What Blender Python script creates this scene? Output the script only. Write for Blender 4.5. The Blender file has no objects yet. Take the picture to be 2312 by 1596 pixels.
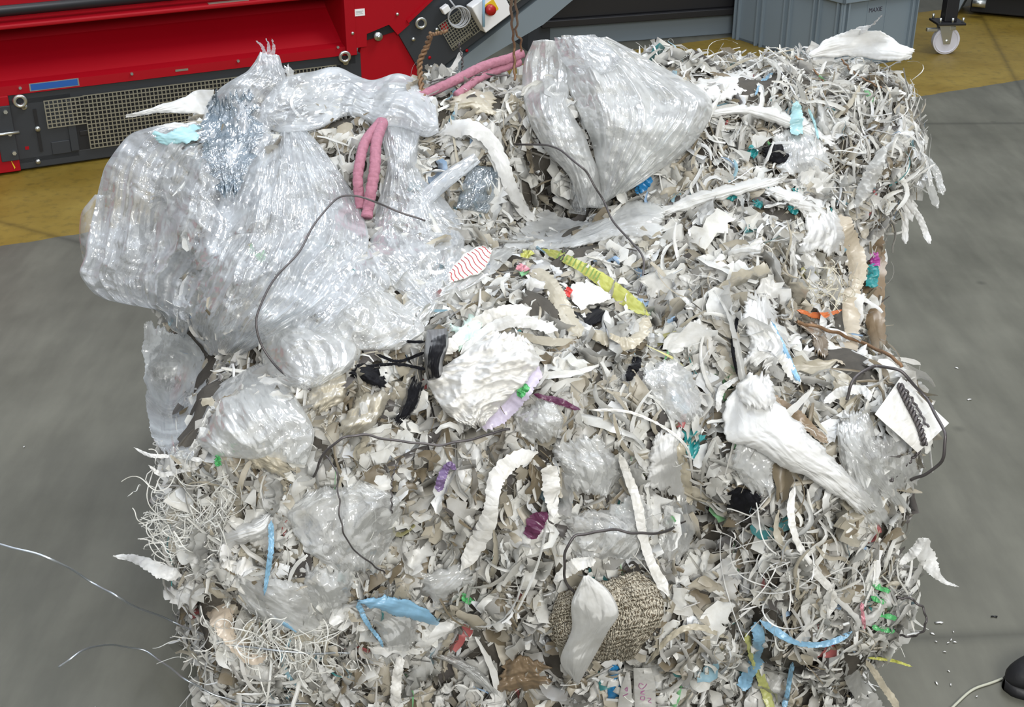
import bpy, math, random
import numpy as np
from mathutils import Vector, Matrix
from mathutils.bvhtree import BVHTree
rng = np.random.default_rng(11); random.seed(5)
SC = bpy.context.scene; COL = SC.collection
# ---------------------------------------------------------------- camera, world, lights, exposure
F = 2955.0; TH = math.radians(27); CZ = 1.65
cd = bpy.data.cameras.new('camera'); cam = bpy.data.objects.new('camera', cd); COL.objects.link(cam)
cam.location = (0, 0, CZ); cam.rotation_euler = (math.radians(90) - TH, 0, 0)
cd.sensor_width = 36; cd.lens = F / 2312 * 36; cd.clip_start = 0.05; cd.clip_end = 200
SC.camera = cam
vs = SC.view_settings; vs.view_transform = 'Standard'; vs.look = 'None'; vs.exposure = 0.44; vs.gamma = 1; vs.use_curve_mapping = False
w = bpy.data.worlds.new('hall_daylight'); SC.world = w; w.use_nodes = True
wn = w.node_tree; bg = wn.nodes['Background']; bg.inputs[1].default_value = 0.50
tc = wn.nodes.new('ShaderNodeTexCoord'); sx = wn.nodes.new('ShaderNodeSeparateXYZ'); cr = wn.nodes.new('ShaderNodeValToRGB')
wn.links.new(tc.outputs['Generated'], sx.inputs[0]); wn.links.new(sx.outputs['Z'], cr.inputs[0]); wn.links.new(cr.outputs[0], bg.inputs[0])
cr.color_ramp.elements[0].position = 0.0; cr.color_ramp.elements[0].color = (.34, .34, .33, 1)
cr.color_ramp.elements[1].position = 0.75; cr.color_ramp.elements[1].color = (.92, .97, 1.05, 1)
def area(name, loc, tgt, sx_, sy_, e, col=(1, 1, 1)):
    l = bpy.data.lights.new(name, 'AREA'); l.shape = 'RECTANGLE'; l.size = sx_; l.size_y = sy_; l.energy = e; l.color = col
    o = bpy.data.objects.new(name, l); COL.objects.link(o); o.location = loc
    o.rotation_euler = (Vector(tgt) - Vector(loc)).to_track_quat('-Z', 'Y').to_euler()
area('skylight_main', (2.9, 4.0, 6.0), (.1, 2.2, .6), 2.6, 1.8, 150, (.98, 1, 1.0))
area('skylight_back', (-2.0, 7.5, 6.0), (0, 2.5, .6), 3.0, 1.2, 60, (.92, .98, 1.05))
area('front_fill', (.9, -2.6, 3.3), (0, 2.0, .5), 2.4, 1.5, 200, (1, .99, .95))  # added low frontal fill that brightens the front of the bale
for i_, (lx, ly, lz) in enumerate([(-2.6, 3.2, 5.0), (-.9, 5.2, 5.0), (1.2, 3.0, 5.0), (.2, .6, 4.6), (3.0, 6.2, 5.0), (-1.8, .9, 4.8)]):
    area('glint_strip', (lx, ly, lz), (lx * .4, ly * .3 + 1.5, 0), 1.4, .16, 13, (.86, .96, 1.1))  # unseen strip lights, added to put small glints on the film
# ---------------------------------------------------------------- helpers
def tag(o, label=None, cat=None, group=None, kind=None):
    if label: o['label'] = label
    if cat: o['category'] = cat
    if group: o['group'] = group
    if kind: o['kind'] = kind
    return o
def mesh_obj(name, V, Fc, mat, parent=None, smooth=True, col=None, uv=None, origin=True):
    V = np.asarray(V, np.float32).reshape(-1, 3)
    loc = np.zeros(3, np.float32)
    if origin and parent is None:
        loc = np.array([V[:, 0].mean(), V[:, 1].mean(), V[:, 2].min()], np.float32); V = V - loc
    me = bpy.data.meshes.new(name)
    if isinstance(Fc, np.ndarray):
        k = Fc.shape[1]; nf = len(Fc)
        me.vertices.add(len(V)); me.vertices.foreach_set('co', V.ravel())
        me.loops.add(nf * k); me.loops.foreach_set('vertex_index', Fc.astype(np.int32).ravel())
        me.polygons.add(nf); me.polygons.foreach_set('loop_start', np.arange(nf, dtype=np.int32) * k)
        me.update(calc_edges=True)
    else:
        me.from_pydata([tuple(map(float, v)) for v in V], [], [tuple(map(int, f)) for f in Fc]); me.update()
    if smooth: me.polygons.foreach_set('use_smooth', np.ones(len(me.polygons), bool))
    if col is not None:
        a = me.color_attributes.new('Col', 'FLOAT_COLOR', 'POINT')
        c = np.ones((len(V), 4), np.float32); c[:, :3] = col; a.data.foreach_set('color', c.ravel())
    if uv is not None:
        ul = me.uv_layers.new(name='UVMap'); li = np.empty(len(me.loops), np.int32); me.loops.foreach_get('vertex_index', li)
        ul.data.foreach_set('uv', np.asarray(uv, np.float32)[li].ravel())
    if mat: me.materials.append(mat)
    o = bpy.data.objects.new(name, me); COL.objects.link(o); o.location = Vector([float(x) for x in loc])
    if parent: o.parent = parent
    return o
def grid_faces(nv, nu, off=0):
    i = np.arange(nv - 1)[:, None] * nu + np.arange(nu - 1)[None, :]
    i = i.ravel() + off
    return np.stack([i, i + 1, i + 1 + nu, i + nu], 1)
class MB:
    def __init__(s): s.v = []; s.f = []
    def add(s, V, Fc):
        b = len(s.v); s.v += [tuple(map(float, p)) for p in V]; s.f += [tuple(int(i) + b for i in f) for f in Fc]; return s
    def box(s, x0, x1, y0, y1, z0, z1, b=0.0, M=None):
        x0, x1 = sorted((x0, x1)); y0, y1 = sorted((y0, y1)); z0, z1 = sorted((z0, z1))
        b = min(b, (x1 - x0) / 2.1, (y1 - y0) / 2.1, (z1 - z0) / 2.1)
        if b <= 0:
            V = [(x, y, z) for x in (x0, x1) for y in (y0, y1) for z in (z0, z1)]
            Fc = [(0, 1, 3, 2), (4, 6, 7, 5), (0, 4, 5, 1), (2, 3, 7, 6), (0, 2, 6, 4), (1, 5, 7, 3)]
        else:
            import bmesh
            bm = bmesh.new(); bmesh.ops.create_cube(bm, size=1)
            for v in bm.verts:
                v.co = ((x0 + x1) / 2 + v.co.x * (x1 - x0), (y0 + y1) / 2 + v.co.y * (y1 - y0), (z0 + z1) / 2 + v.co.z * (z1 - z0))
            bmesh.ops.bevel(bm, geom=bm.edges[:], offset=b, segments=2, affect='EDGES', profile=.5)
            V = [tuple(v.co) for v in bm.verts]; Fc = [[v.index for v in f.verts] for f in bm.faces]; bm.free()
        if M is not None: V = [tuple(M @ Vector(p)) for p in V]
        return s.add(V, Fc)
    def cyl(s, p0, p1, r, n=16, r1=None, hexa=False):
        p0 = Vector(p0); p1 = Vector(p1); a = (p1 - p0).normalized(); r1 = r if r1 is None else r1
        u = a.orthogonal().normalized(); v = a.cross(u); n = 6 if hexa else n
        V = []
        for k in range(n):
            t = 2 * math.pi * k / n; dd = u * math.cos(t) + v * math.sin(t); V += [p0 + dd * r, p1 + dd * r1]
        Fc = [(2 * k, 2 * ((k + 1) % n), 2 * ((k + 1) % n) + 1, 2 * k + 1) for k in range(n)]
        Fc += [tuple(2 * k for k in range(n))[::-1], tuple(2 * k + 1 for k in range(n))]
        return s.add(V, Fc)
    def torus(s, c, axis, R, r, n=28, m=10):
        c = Vector(c); a = Vector(axis).normalized(); u = a.orthogonal().normalized(); v = a.cross(u); V = []; Fc = []
        for i in range(n):
            t = 2 * math.pi * i / n; dd = u * math.cos(t) + v * math.sin(t)
            for j in range(m):
                q = 2 * math.pi * j / m; V.append(c + dd * (R + r * math.cos(q)) + a * r * math.sin(q))
                Fc.append((i * m + j, ((i + 1) % n) * m + j, ((i + 1) % n) * m + (j + 1) % m, i * m + (j + 1) % m))
        return s.add(V, Fc)
    def prism(s, pts, y0, y1, plane='xz'):
        n = len(pts)
        V = [(p[0], y0, p[1]) for p in pts] + [(p[0], y1, p[1]) for p in pts]
        Fc = [(i, (i + 1) % n, n + (i + 1) % n, n + i) for i in range(n)] + [tuple(range(n))[::-1], tuple(range(n, 2 * n))]
        return s.add(V, Fc)
    def tube(s, pts, r, m=8):
        V, Fc = tube_geo(pts, r, m); return s.add(V, Fc)
    def build(s, name, mat, parent=None, smooth=False, origin=True):
        o = mesh_obj(name, s.v, s.f, mat, parent, smooth, origin=origin)
        return o
def cr_spline(P, n):
    P = np.asarray(P, float)
    if len(P) == 2: return P[0] + (P[1] - P[0]) * np.linspace(0, 1, n)[:, None]
    Q = np.vstack([2 * P[0] - P[1], P, 2 * P[-1] - P[-2]])
    d = np.linalg.norm(np.diff(P[:, :2], axis=0), axis=1) ** .7 + 1e-6; cum = np.concatenate([[0], np.cumsum(d)]); cum /= cum[-1]
    t = np.linspace(0, 1, n); k = np.clip(np.searchsorted(cum, t, side='right') - 1, 0, len(P) - 2)
    u = ((t - cum[k]) / (cum[k + 1] - cum[k]))[:, None]
    a, b, c, e = Q[k], Q[k + 1], Q[k + 2], Q[k + 3]
    return .5 * (2 * b + (c - a) * u + (2 * a - 5 * b + 4 * c - e) * u ** 2 + (3 * b - a - 3 * c + e) * u ** 3)
def tube_geo(pts, r, m=8, caps=True):
    P = np.asarray(pts, float); n = len(P); r = np.broadcast_to(np.asarray(r, float), (n,)) if np.ndim(r) < 2 else r
    T = np.gradient(P, axis=0); T /= np.linalg.norm(T, axis=1)[:, None] + 1e-9
    u = np.cross(T[0], [.3, .2, 1.0]); u /= np.linalg.norm(u); V = []
    a = np.arange(m) * 2 * np.pi / m
    for i in range(n):
        u = u - T[i] * (u @ T[i]); u /= np.linalg.norm(u) + 1e-9; b = np.cross(T[i], u)
        ri = r[i] if np.ndim(r) < 2 else r[i][:, None]
        V.append(P[i] + (np.cos(a)[:, None] * u + np.sin(a)[:, None] * b) * ri)
    V = np.concatenate(V); Fc = []
    for i in range(n - 1):
        for j in range(m):
            Fc.append((i * m + j, i * m + (j + 1) % m, (i + 1) * m + (j + 1) % m, (i + 1) * m + j))
    if caps: Fc += [tuple(range(m))[::-1], tuple(range((n - 1) * m, n * m))]
    return V, Fc
def rays(px, py):
    px = np.asarray(px, float); py = np.asarray(py, float)
    dx = (px - 1156) / F; dy = -(py - 798) / F
    return np.stack([dx, dy * math.sin(TH) + math.cos(TH), dy * math.cos(TH) - math.sin(TH)], -1)
def project(V):
    V = np.asarray(V); q = V - np.array([0, 0, CZ])
    dep = q[..., 1] * math.cos(TH) - q[..., 2] * math.sin(TH); up = q[..., 1] * math.sin(TH) + q[..., 2] * math.cos(TH)
    return 1156 + F * q[..., 0] / dep, 798 - F * up / dep, dep
def on_floor(px, py, z=0.0):
    r = rays(px, py); t = (z - CZ) / r[..., 2]; return np.array([0, 0, CZ]) + r * t[..., None] if np.ndim(t) else np.array([0, 0, CZ]) + r * t
def tri(x): return 2 * np.abs(x - np.floor(x) - .5)
def crumple(Pn, s, n=6, seed=0, sharp=1.0):
    r = np.random.default_rng(seed); out = np.zeros(Pn.shape[:-1]); tot = 0
    Pw = Pn * s
    Pw = Pw + .35 * np.sin(Pw[..., ::-1] * 1.7 + r.uniform(0, 6, Pn.shape[-1]))
    for k in range(n):
        d = r.normal(size=Pn.shape[-1]); d /= np.linalg.norm(d); fr = 2 ** (k * .45) * .6; am = 1 / (fr ** .9)
        m = tri(Pw @ d * fr + r.uniform()); e = tri(Pw @ np.roll(d, 1) * fr * .37 + r.uniform())
        out += am * (m ** sharp - .5) * (.35 + e); tot += am
    return out / tot * 2
def snoise(Pn, s, seed=0, n=7):
    r = np.random.default_rng(seed); out = np.zeros(Pn.shape[:-1])
    for k in range(n):
        d = r.normal(size=Pn.shape[-1]) * (1 + .25 * k); out += np.sin(Pn @ d * s + r.uniform(0, 6.28) + 1.3 * np.sin(Pn @ np.roll(d, 1) * s * .6)) / (1 + .25 * k)
    return out / 3
# ---------------------------------------------------------------- materials
def nmat(name):
    m = bpy.data.materials.new(name); m.use_nodes = True; nt = m.node_tree; nt.nodes.clear()
    o = nt.nodes.new('ShaderNodeOutputMaterial'); return m, nt, o
def N(nt, t, **k):
    n = nt.nodes.new(t)
    for a, b in k.items(): setattr(n, a, b)
    return n
def simple(name, col, rough=.5, metal=0.0, noise=0.0, nscale=30, bump=0.0, coat=0.0, spec=.5):
    m, nt, o = nmat(name); b = N(nt, 'ShaderNodeBsdfPrincipled'); nt.links.new(b.outputs[0], o.inputs[0])
    b.inputs['Base Color'].default_value = (*col, 1); b.inputs['Roughness'].default_value = rough; b.inputs['Metallic'].default_value = metal
    b.inputs['Coat Weight'].default_value = coat; b.inputs['Specular IOR Level'].default_value = spec
    if noise or bump:
        t = N(nt, 'ShaderNodeTexCoord'); nz = N(nt, 'ShaderNodeTexNoise'); nz.inputs['Scale'].default_value = nscale; nz.inputs['Detail'].default_value = 5
        nt.links.new(t.outputs['Object'], nz.inputs['Vector'])
        if noise:
            mx = N(nt, 'ShaderNodeMix', data_type='RGBA'); mx.inputs['A'].default_value = (*[c * (1 - noise) for c in col], 1); mx.inputs['B'].default_value = (*[min(1, c * (1 + noise)) for c in col], 1)
            nt.links.new(nz.outputs['Fac'], mx.inputs['Factor']); nt.links.new(mx.outputs['Result'], b.inputs['Base Color'])
        if bump:
            bp = N(nt, 'ShaderNodeBump'); bp.inputs['Strength'].default_value = bump; bp.inputs['Distance'].default_value = .004
            nt.links.new(nz.outputs['Fac'], bp.inputs['Height']); nt.links.new(bp.outputs[0], b.inputs['Normal'])
    return m
def film_mat(name, col=None, alpha=1.0, edge=1.0, rough=.25, trans=.35, gloss=.08, bump=.3, bscale=(9, 60), dirt=.0, attr=False, uvb=True, glow=1.5):
    """thin plastic: diffuse + translucent body under a thin glossy skin, optionally see-through"""
    m, nt, o = nmat(name); L = nt.links
    dif = N(nt, 'ShaderNodeBsdfDiffuse'); trl = N(nt, 'ShaderNodeBsdfTranslucent'); gl = N(nt, 'ShaderNodeBsdfGlossy'); tr = N(nt, 'ShaderNodeBsdfTransparent')
    gl.inputs['Roughness'].default_value = rough
    tcn = N(nt, 'ShaderNodeTexCoord')
    if attr:
        at = N(nt, 'ShaderNodeAttribute', attribute_name='Col'); csrc = at.outputs['Color']
    else:
        rgb = N(nt, 'ShaderNodeRGB'); rgb.outputs[0].default_value = (*col, 1); csrc = rgb.outputs[0]
    if dirt > 0:
        nz = N(nt, 'ShaderNodeTexNoise'); nz.inputs['Scale'].default_value = 35; nz.inputs['Detail'].default_value = 6; nz.inputs['Roughness'].default_value = .65
        L.new(tcn.outputs['Object'], nz.inputs['Vector'])
        rp = N(nt, 'ShaderNodeValToRGB'); rp.color_ramp.elements[0].position = .35; rp.color_ramp.elements[1].position = .62
        rp.color_ramp.elements[0].color = (1 - dirt, 1 - dirt * 1.1, 1 - dirt * 1.35, 1); rp.color_ramp.elements[1].color = (1, 1, 1, 1)
        L.new(nz.outputs['Fac'], rp.inputs[0])
        mu = N(nt, 'ShaderNodeMix', data_type='RGBA', blend_type='MULTIPLY'); mu.inputs['Factor'].default_value = 1
        L.new(csrc, mu.inputs['A']); L.new(rp.outputs[0], mu.inputs['B']); csrc = mu.outputs['Result']
    L.new(csrc, dif.inputs[0]); L.new(csrc, trl.inputs[0])
    mx = N(nt, 'ShaderNodeMixShader'); mx.inputs[0].default_value = trans; L.new(dif.outputs[0], mx.inputs[1]); L.new(trl.outputs[0], mx.inputs[2])
    body = mx.outputs[0]
    if bump > 0:
        mp = N(nt, 'ShaderNodeMapping'); mp.inputs['Scale'].default_value = (bscale[1], bscale[0], bscale[0])
        L.new(tcn.outputs['UV' if uvb else 'Object'], mp.inputs['Vector'])
        n2 = N(nt, 'ShaderNodeTexNoise', noise_type='RIDGED_MULTIFRACTAL'); n2.inputs['Scale'].default_value = 1.0; n2.inputs['Detail'].default_value = 4; n2.inputs['Distortion'].default_value = .6
        L.new(mp.outputs[0], n2.inputs['Vector'])
        nd = N(nt, 'ShaderNodeTexNoise'); nd.inputs['Scale'].default_value = .8; L.new(mp.outputs[0], nd.inputs['Vector']); va = N(nt, 'ShaderNodeVectorMath', operation='MULTIPLY_ADD'); va.inputs[1].default_value = (1.6, 1.6, 1.6); L.new(nd.outputs['Color'], va.inputs[0]); L.new(mp.outputs[0], va.inputs[2])
        n3 = N(nt, 'ShaderNodeTexVoronoi', feature='DISTANCE_TO_EDGE'); n3.inputs['Scale'].default_value = 1.0; L.new(va.outputs[0], n3.inputs['Vector'])
        ad = N(nt, 'ShaderNodeMath', operation='MULTIPLY_ADD'); ad.inputs[1].default_value = .10; L.new(n2.outputs['Fac'], ad.inputs[0]); L.new(n3.outputs['Distance'], ad.inputs[2])
        bp = N(nt, 'ShaderNodeBump'); bp.inputs['Strength'].default_value = bump; bp.inputs['Distance'].default_value = .006
        L.new(ad.outputs[0], bp.inputs['Height'])
        for s_ in (dif, gl): L.new(bp.outputs[0], s_.inputs['Normal'])
    if alpha < 1:
        lw = N(nt, 'ShaderNodeLayerWeight'); lw.inputs['Blend'].default_value = .35
        mr = N(nt, 'ShaderNodeMapRange'); mr.inputs['To Min'].default_value = alpha; mr.inputs['To Max'].default_value = edge
        L.new(lw.outputs['Facing'], mr.inputs['Value'])
        if bump > 0: L.new(bp.outputs[0], lw.inputs['Normal'])
        na = N(nt, 'ShaderNodeTexNoise'); na.inputs['Scale'].default_value = 9; na.inputs['Detail'].default_value = 3; na.inputs['Distortion'].default_value = 1.2; L.new(tcn.outputs['Object'], na.inputs['Vector'])
        nb = N(nt, 'ShaderNodeMapRange'); nb.inputs['From Min'].default_value = .35; nb.inputs['From Max'].default_value = .65; nb.inputs['To Min'].default_value = -.22; nb.inputs['To Max'].default_value = .26; L.new(na.outputs['Fac'], nb.inputs['Value'])
        nc = N(nt, 'ShaderNodeMath', operation='ADD', use_clamp=True); L.new(mr.outputs[0], nc.inputs[0]); L.new(nb.outputs[0], nc.inputs[1])
        m2 = N(nt, 'ShaderNodeMixShader'); L.new(nc.outputs[0], m2.inputs[0]); L.new(tr.outputs[0], m2.inputs[1]); L.new(body, m2.inputs[2]); body = m2.outputs[0]
    fr = N(nt, 'ShaderNodeFresnel'); fr.inputs['IOR'].default_value = glow
    if bump > 0: L.new(bp.outputs[0], fr.inputs['Normal'])
    ma = N(nt, 'ShaderNodeMath', operation='MULTIPLY_ADD'); ma.inputs[1].default_value = .8; ma.inputs[2].default_value = gloss; L.new(fr.outputs[0], ma.inputs[0])
    mi = N(nt, 'ShaderNodeMath', operation='MINIMUM'); mi.inputs[1].default_value = .42; L.new(ma.outputs[0], mi.inputs[0])
    m3 = N(nt, 'ShaderNodeMixShader'); L.new(mi.outputs[0], m3.inputs[0]); L.new(body, m3.inputs[1]); L.new(gl.outputs[0], m3.inputs[2])
    L.new(m3.outputs[0], o.inputs[0]); return m
M = {}
M['shred'] = film_mat('shredded_film', attr=True, rough=.42, trans=.28, gloss=.015, bump=.0, dirt=.16)
M['scrap'] = film_mat('scrap_film', attr=True, rough=.38, trans=.25, gloss=.02, bump=.25, bscale=(30, 30), dirt=.14, uvb=False)
M['clear'] = film_mat('clear_film', (.80, .83, .86), alpha=.36, edge=.88, rough=.11, trans=.35, gloss=.05, bump=.9, bscale=(20, 48), glow=1.45)
M['clear_thin'] = film_mat('thin_clear_film', (.85, .89, .92), alpha=.10, edge=.65, rough=.12, trans=.3, gloss=.03, bump=.7, bscale=(16, 34), glow=1.35)
M['silver'] = film_mat('shiny_silvery_film', (.22, .29, .35), alpha=.55, edge=.95, rough=.12, trans=.15, gloss=.26, bump=1.0, bscale=(30, 95), glow=1.4)
M['milky'] = film_mat('milky_film', (.81, .82, .81), alpha=.62, edge=1.0, rough=.16, trans=.35, gloss=.035, bump=.75, bscale=(18, 40), dirt=.06, glow=1.42)
M['white_film'] = film_mat('white_film', (.76, .76, .745), rough=.35, trans=.22, gloss=.015, bump=.4, bscale=(14, 50), dirt=.10, glow=1.35)
M['bright_sheet'] = film_mat('bright_white_sheet', (.80, .79, .76), rough=.45, trans=.15, gloss=.02, bump=.5, bscale=(40, 26), dirt=.16)
def tint(name, col, **k):
    kk = dict(rough=.35, trans=.2, gloss=.03, bump=.3, bscale=(8, 40), dirt=.12); kk.update(k); M[name] = film_mat(name, col, **kk)
tint('beige_film', (.55, .50, .39)); tint('peach_film', (.64, .54, .43)); tint('tan_board', (.46, .40, .31), trans=0)
tint('pale_blue', (.27, .50, .70)); tint('cyan_film', (.40, .66, .70)); tint('teal_film', (.02, .26, .27)); tint('deep_blue', (.02, .22, .50))
tint('yellow_film', (.56, .57, .13)); tint('lilac_film', (.66, .60, .76)); tint('mint_film', (.62, .82, .74)); tint('black_film', (.012, .012, .014), gloss=.0, rough=.35, trans=0, glow=1.12, bump=.15)
tint('green_film', (.10, .48, .16)); tint('olive_strip', (.52, .54, .20)); tint('purple_film', (.20, .13, .28)); tint('magenta_film', (.45, .06, .34)); tint('maroon_film', (.13, .03, .08))
tint('grey_film', (.42, .42, .40), alpha=.7, edge=1.0); tint('orange_film', (.72, .20, .06)); tint('red_film', (.75, .05, .04)); tint('pink_film', (.70, .30, .36)); tint('brown_film', (.25, .18, .11))
M['wire'] = simple('dark_steel_wire', (.10, .09, .09), .45, .6); M['bright_wire'] = simple('galvanised_wire', (.62, .66, .70), .35, .9)
M['rust_wire'] = simple('rusty_wire', (.22, .13, .07), .6, .5, noise=.5, nscale=90)
M['rope'] = simple('pink_rope', (.36, .15, .20), .85, noise=.25, nscale=160, bump=.5)
M['bale_core'] = simple('core_plastic_gap_shade', (.055, .048, .038), .8, noise=.5, nscale=40, bump=.8)  # core colour kept extra dark so the gaps between shreds look shaded
M['red_paint'] = simple('red_machine_paint', (.34, .001, .008), .5, noise=.06, nscale=6, spec=.25)
M['frame_paint'] = simple('anthracite_paint', (.028, .032, .038), .5, noise=.1, nscale=8)
M['dark_void'] = simple('black_parts_and_void_shade', (.008, .008, .009), .7)  # near-black for dark parts, also paints the shade inside openings
M['black_paint'] = simple('black_paint', (.012, .012, .014), .45)
M['zinc'] = simple('zinc_plated_steel', (.60, .62, .60), .3, .9); M['guard'] = simple('yellow_zinc_perforated_sheet', (.36, .35, .29), .4, .7)
M['label_white'] = simple('white_label', (.80, .80, .80), .5); M['label_blue'] = simple('blue_label', (.02, .10, .36), .35)
M['crate'] = simple('grey_crate_plastic', (.20, .25, .29), .5, noise=.06, nscale=5); M['steel_blue'] = simple('blue_grey_paint', (.19, .23, .26), .5)
M['nylon'] = simple('white_nylon', (.72, .72, .80), .4); M['cable'] = simple('grey_cable', (.40, .41, .42), .5); M['yellow_plastic'] = simple('yellow_plastic', (.72, .48, .02), .4)
M['red_knob'] = simple('red_knob_plastic', (.40, .01, .01), .35); M['blue_strap'] = simple('light_blue_strap', (.30, .52, .72), .5)
M['ink'] = simple('dark_ink', (.03, .02, .04), .7); M['ink_red'] = simple('red_ink', (.45, .04, .05), .7); M['ink_purple'] = simple('purple_ink', (.30, .10, .22), .7); M['ink_green'] = simple('green_ink', (.14, .22, .04), .7)
M['rubber'] = simple('black_shoe_rubber', (.010, .010, .012), .55, bump=.2, nscale=60)
M['string'] = simple('pale_string', (.42, .42, .34), .8)
# ---------------------------------------------------------------- floor
def floor_mat():
    m, nt, o = nmat('painted_concrete_floor'); L = nt.links; b = N(nt, 'ShaderNodeBsdfPrincipled'); L.new(b.outputs[0], o.inputs[0])
    t = N(nt, 'ShaderNodeTexCoord')
    def nz(s, d=6, r=.6, vec=None):
        n = N(nt, 'ShaderNodeTexNoise'); n.inputs['Scale'].default_value = s; n.inputs['Detail'].default_value = d; n.inputs['Roughness'].default_value = r
        L.new(vec or t.outputs['Object'], n.inputs['Vector']); return n.outputs['Fac']
    def ramp(x, a, ca, bb, cb):
        r = N(nt, 'ShaderNodeValToRGB'); e = r.color_ramp.elements; e[0].position = a; e[0].color = (*ca, 1); e[1].position = bb; e[1].color = (*cb, 1); L.new(x, r.inputs[0]); return r.outputs[0]
    def mix(f, a, bb, mode='MIX', fac=None):
        x = N(nt, 'ShaderNodeMix', data_type='RGBA', blend_type=mode)
        if f is not None: L.new(f, x.inputs['Factor'])
        else: x.inputs['Factor'].default_value = fac
        L.new(a, x.inputs['A']); L.new(bb, x.inputs['B']); return x.outputs['Result']
    conc = ramp(nz(2.2), .3, (.090, .088, .068), .7, (.140, .137, .110))
    mpn = N(nt, 'ShaderNodeMapping'); mpn.inputs['Scale'].default_value = (6, 1.2, 1); mpn.inputs['Rotation'].default_value = (0, 0, .7); L.new(t.outputs['Object'], mpn.inputs['Vector'])
    conc = mix(None, conc, ramp(nz(2.0, 5, .6, mpn.outputs[0]), .35, (.82, .82, .82), .65, (1.08, 1.08, 1.08)), 'MULTIPLY', 1)
    yel = ramp(nz(3.5), .3, (.175, .112, .013), .7, (.25, .175, .032))
    yel = mix(None, yel, ramp(nz(26, 4), .30, (.72, .74, .80), .5, (1, 1, 1)), 'MULTIPLY', 1)
    # coordinate across the aisle
    sp = N(nt, 'ShaderNodeSeparateXYZ'); L.new(t.outputs['Object'], sp.inputs[0])
    a = math.radians(26.7)
    m1 = N(nt, 'ShaderNodeMath', operation='MULTIPLY'); m1.inputs[1].default_value = -math.sin(a); L.new(sp.outputs['X'], m1.inputs[0])
    m2 = N(nt, 'ShaderNodeMath', operation='MULTIPLY_ADD'); m2.inputs[1].default_value = math.cos(a); L.new(sp.outputs['Y'], m2.inputs[0]); L.new(m1.outputs[0], m2.inputs[2])
    j = N(nt, 'ShaderNodeMath', operation='MULTIPLY_ADD'); j.inputs[1].default_value = .03; L.new(nz(14), j.inputs[0]); L.new(m2.outputs[0], j.inputs[2])
    lo = N(nt, 'ShaderNodeMath', operation='GREATER_THAN'); lo.inputs[1].default_value = 4.365; L.new(j.outputs[0], lo.inputs[0])
    hi = N(nt, 'ShaderNodeMath', operation='LESS_THAN'); hi.inputs[1].default_value = 5.68; L.new(j.outputs[0], hi.inputs[0])
    bd = N(nt, 'ShaderNodeMath', operation='MULTIPLY'); L.new(lo.outputs[0], bd.inputs[0]); L.new(hi.outputs[0], bd.inputs[1])
    c = mix(bd.outputs[0], conc, yel)
    v = N(nt, 'ShaderNodeTexVoronoi', feature='DISTANCE_TO_EDGE'); v.inputs['Scale'].default_value = .32; v.inputs['Randomness'].default_value = .9; L.new(t.outputs['Object'], v.inputs['Vector'])
    c = mix(None, c, ramp(v.outputs['Distance'], .0, (.62, .62, .62), .006, (1, 1, 1)), 'MULTIPLY', 1)
    v2 = N(nt, 'ShaderNodeTexVoronoi', feature='F1'); v2.inputs['Scale'].default_value = 4.5; L.new(t.outputs['Object'], v2.inputs['Vector'])
    c = mix(None, c, ramp(v2.outputs['Distance'], .02, (.6, .6, .6), .09, (1, 1, 1)), 'MULTIPLY', .8)
    L.new(c, b.inputs['Base Color'])
    rr = N(nt, 'ShaderNodeMapRange'); rr.inputs['To Min'].default_value = .35; rr.inputs['To Max'].default_value = .6; L.new(nz(3), rr.inputs['Value']); L.new(rr.outputs[0], b.inputs['Roughness'])
    b.inputs['Specular IOR Level'].default_value = .35
    return m
fl = mesh_obj('floor', [(-14, -6, 0), (14, -6, 0), (14, 22, 0), (-14, 22, 0)], [(0, 1, 2, 3)], floor_mat(), smooth=False, origin=False); tag(fl, kind='structure')
# floor joint and ring stains
def flat_strip(name, pts, wd, mat, z=.0012):
    P = cr_spline(pts, 40); T = np.gradient(P, axis=0); T /= np.linalg.norm(T, axis=1)[:, None]; Nn = np.stack([-T[:, 1], T[:, 0]], 1)
    V = np.zeros((40, 2, 3)); V[:, 0, :2] = P - Nn * wd / 2; V[:, 1, :2] = P + Nn * wd / 2; V[..., 2] = z
    return V.reshape(-1, 3), grid_faces(40, 2)
# ---------------------------------------------------------------- bale body
XS = [-.66, -.45, 0, .45, .68]
PROF = {
 -.66: [(1.80, 0), (1.76, .25), (1.80, .50), (1.90, .60), (2.08, .66), (2.25, .72), (2.40, .80), (2.52, .83), (2.66, .82), (2.78, .74), (2.82, .40), (2.80, 0)],
 -.45: [(1.78, 0), (1.73, .28), (1.78, .55), (1.88, .65), (2.10, .71), (2.30, .76), (2.42, .84), (2.52, .87), (2.66, .87), (2.78, .80), (2.83, .45), (2.80, 0)],
 0: [(1.79, 0), (1.74, .28), (1.79, .56), (1.90, .665), (2.12, .72), (2.36, .735), (2.44, .83), (2.52, .90), (2.64, .91), (2.76, .85), (2.83, .45), (2.80, 0)],
 .45: [(1.78, 0), (1.73, .28), (1.78, .56), (1.90, .655), (2.12, .73), (2.32, .80), (2.44, .895), (2.56, .965), (2.68, .95), (2.82, .86), (2.87, .45), (2.84, 0)],
 .68: [(1.80, 0), (1.77, .28), (1.80, .52), (1.92, .60), (2.12, .66), (2.32, .75), (2.46, .86), (2.56, .925), (2.68, .925), (2.82, .83), (2.87, .40), (2.84, 0)]}
NT, NS = 150, 130
cols = [cr_spline(PROF[x], NT) for x in XS]
def prof_at(x):
    k = min(max(np.searchsorted(XS, x) - 1, 0), 3); u = (x - XS[k]) / (XS[k + 1] - XS[k]); u = u * u * (3 - 2 * u)
    return cols[k] * (1 - u) + cols[k + 1] * u
rings = []
NC = 22
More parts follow.
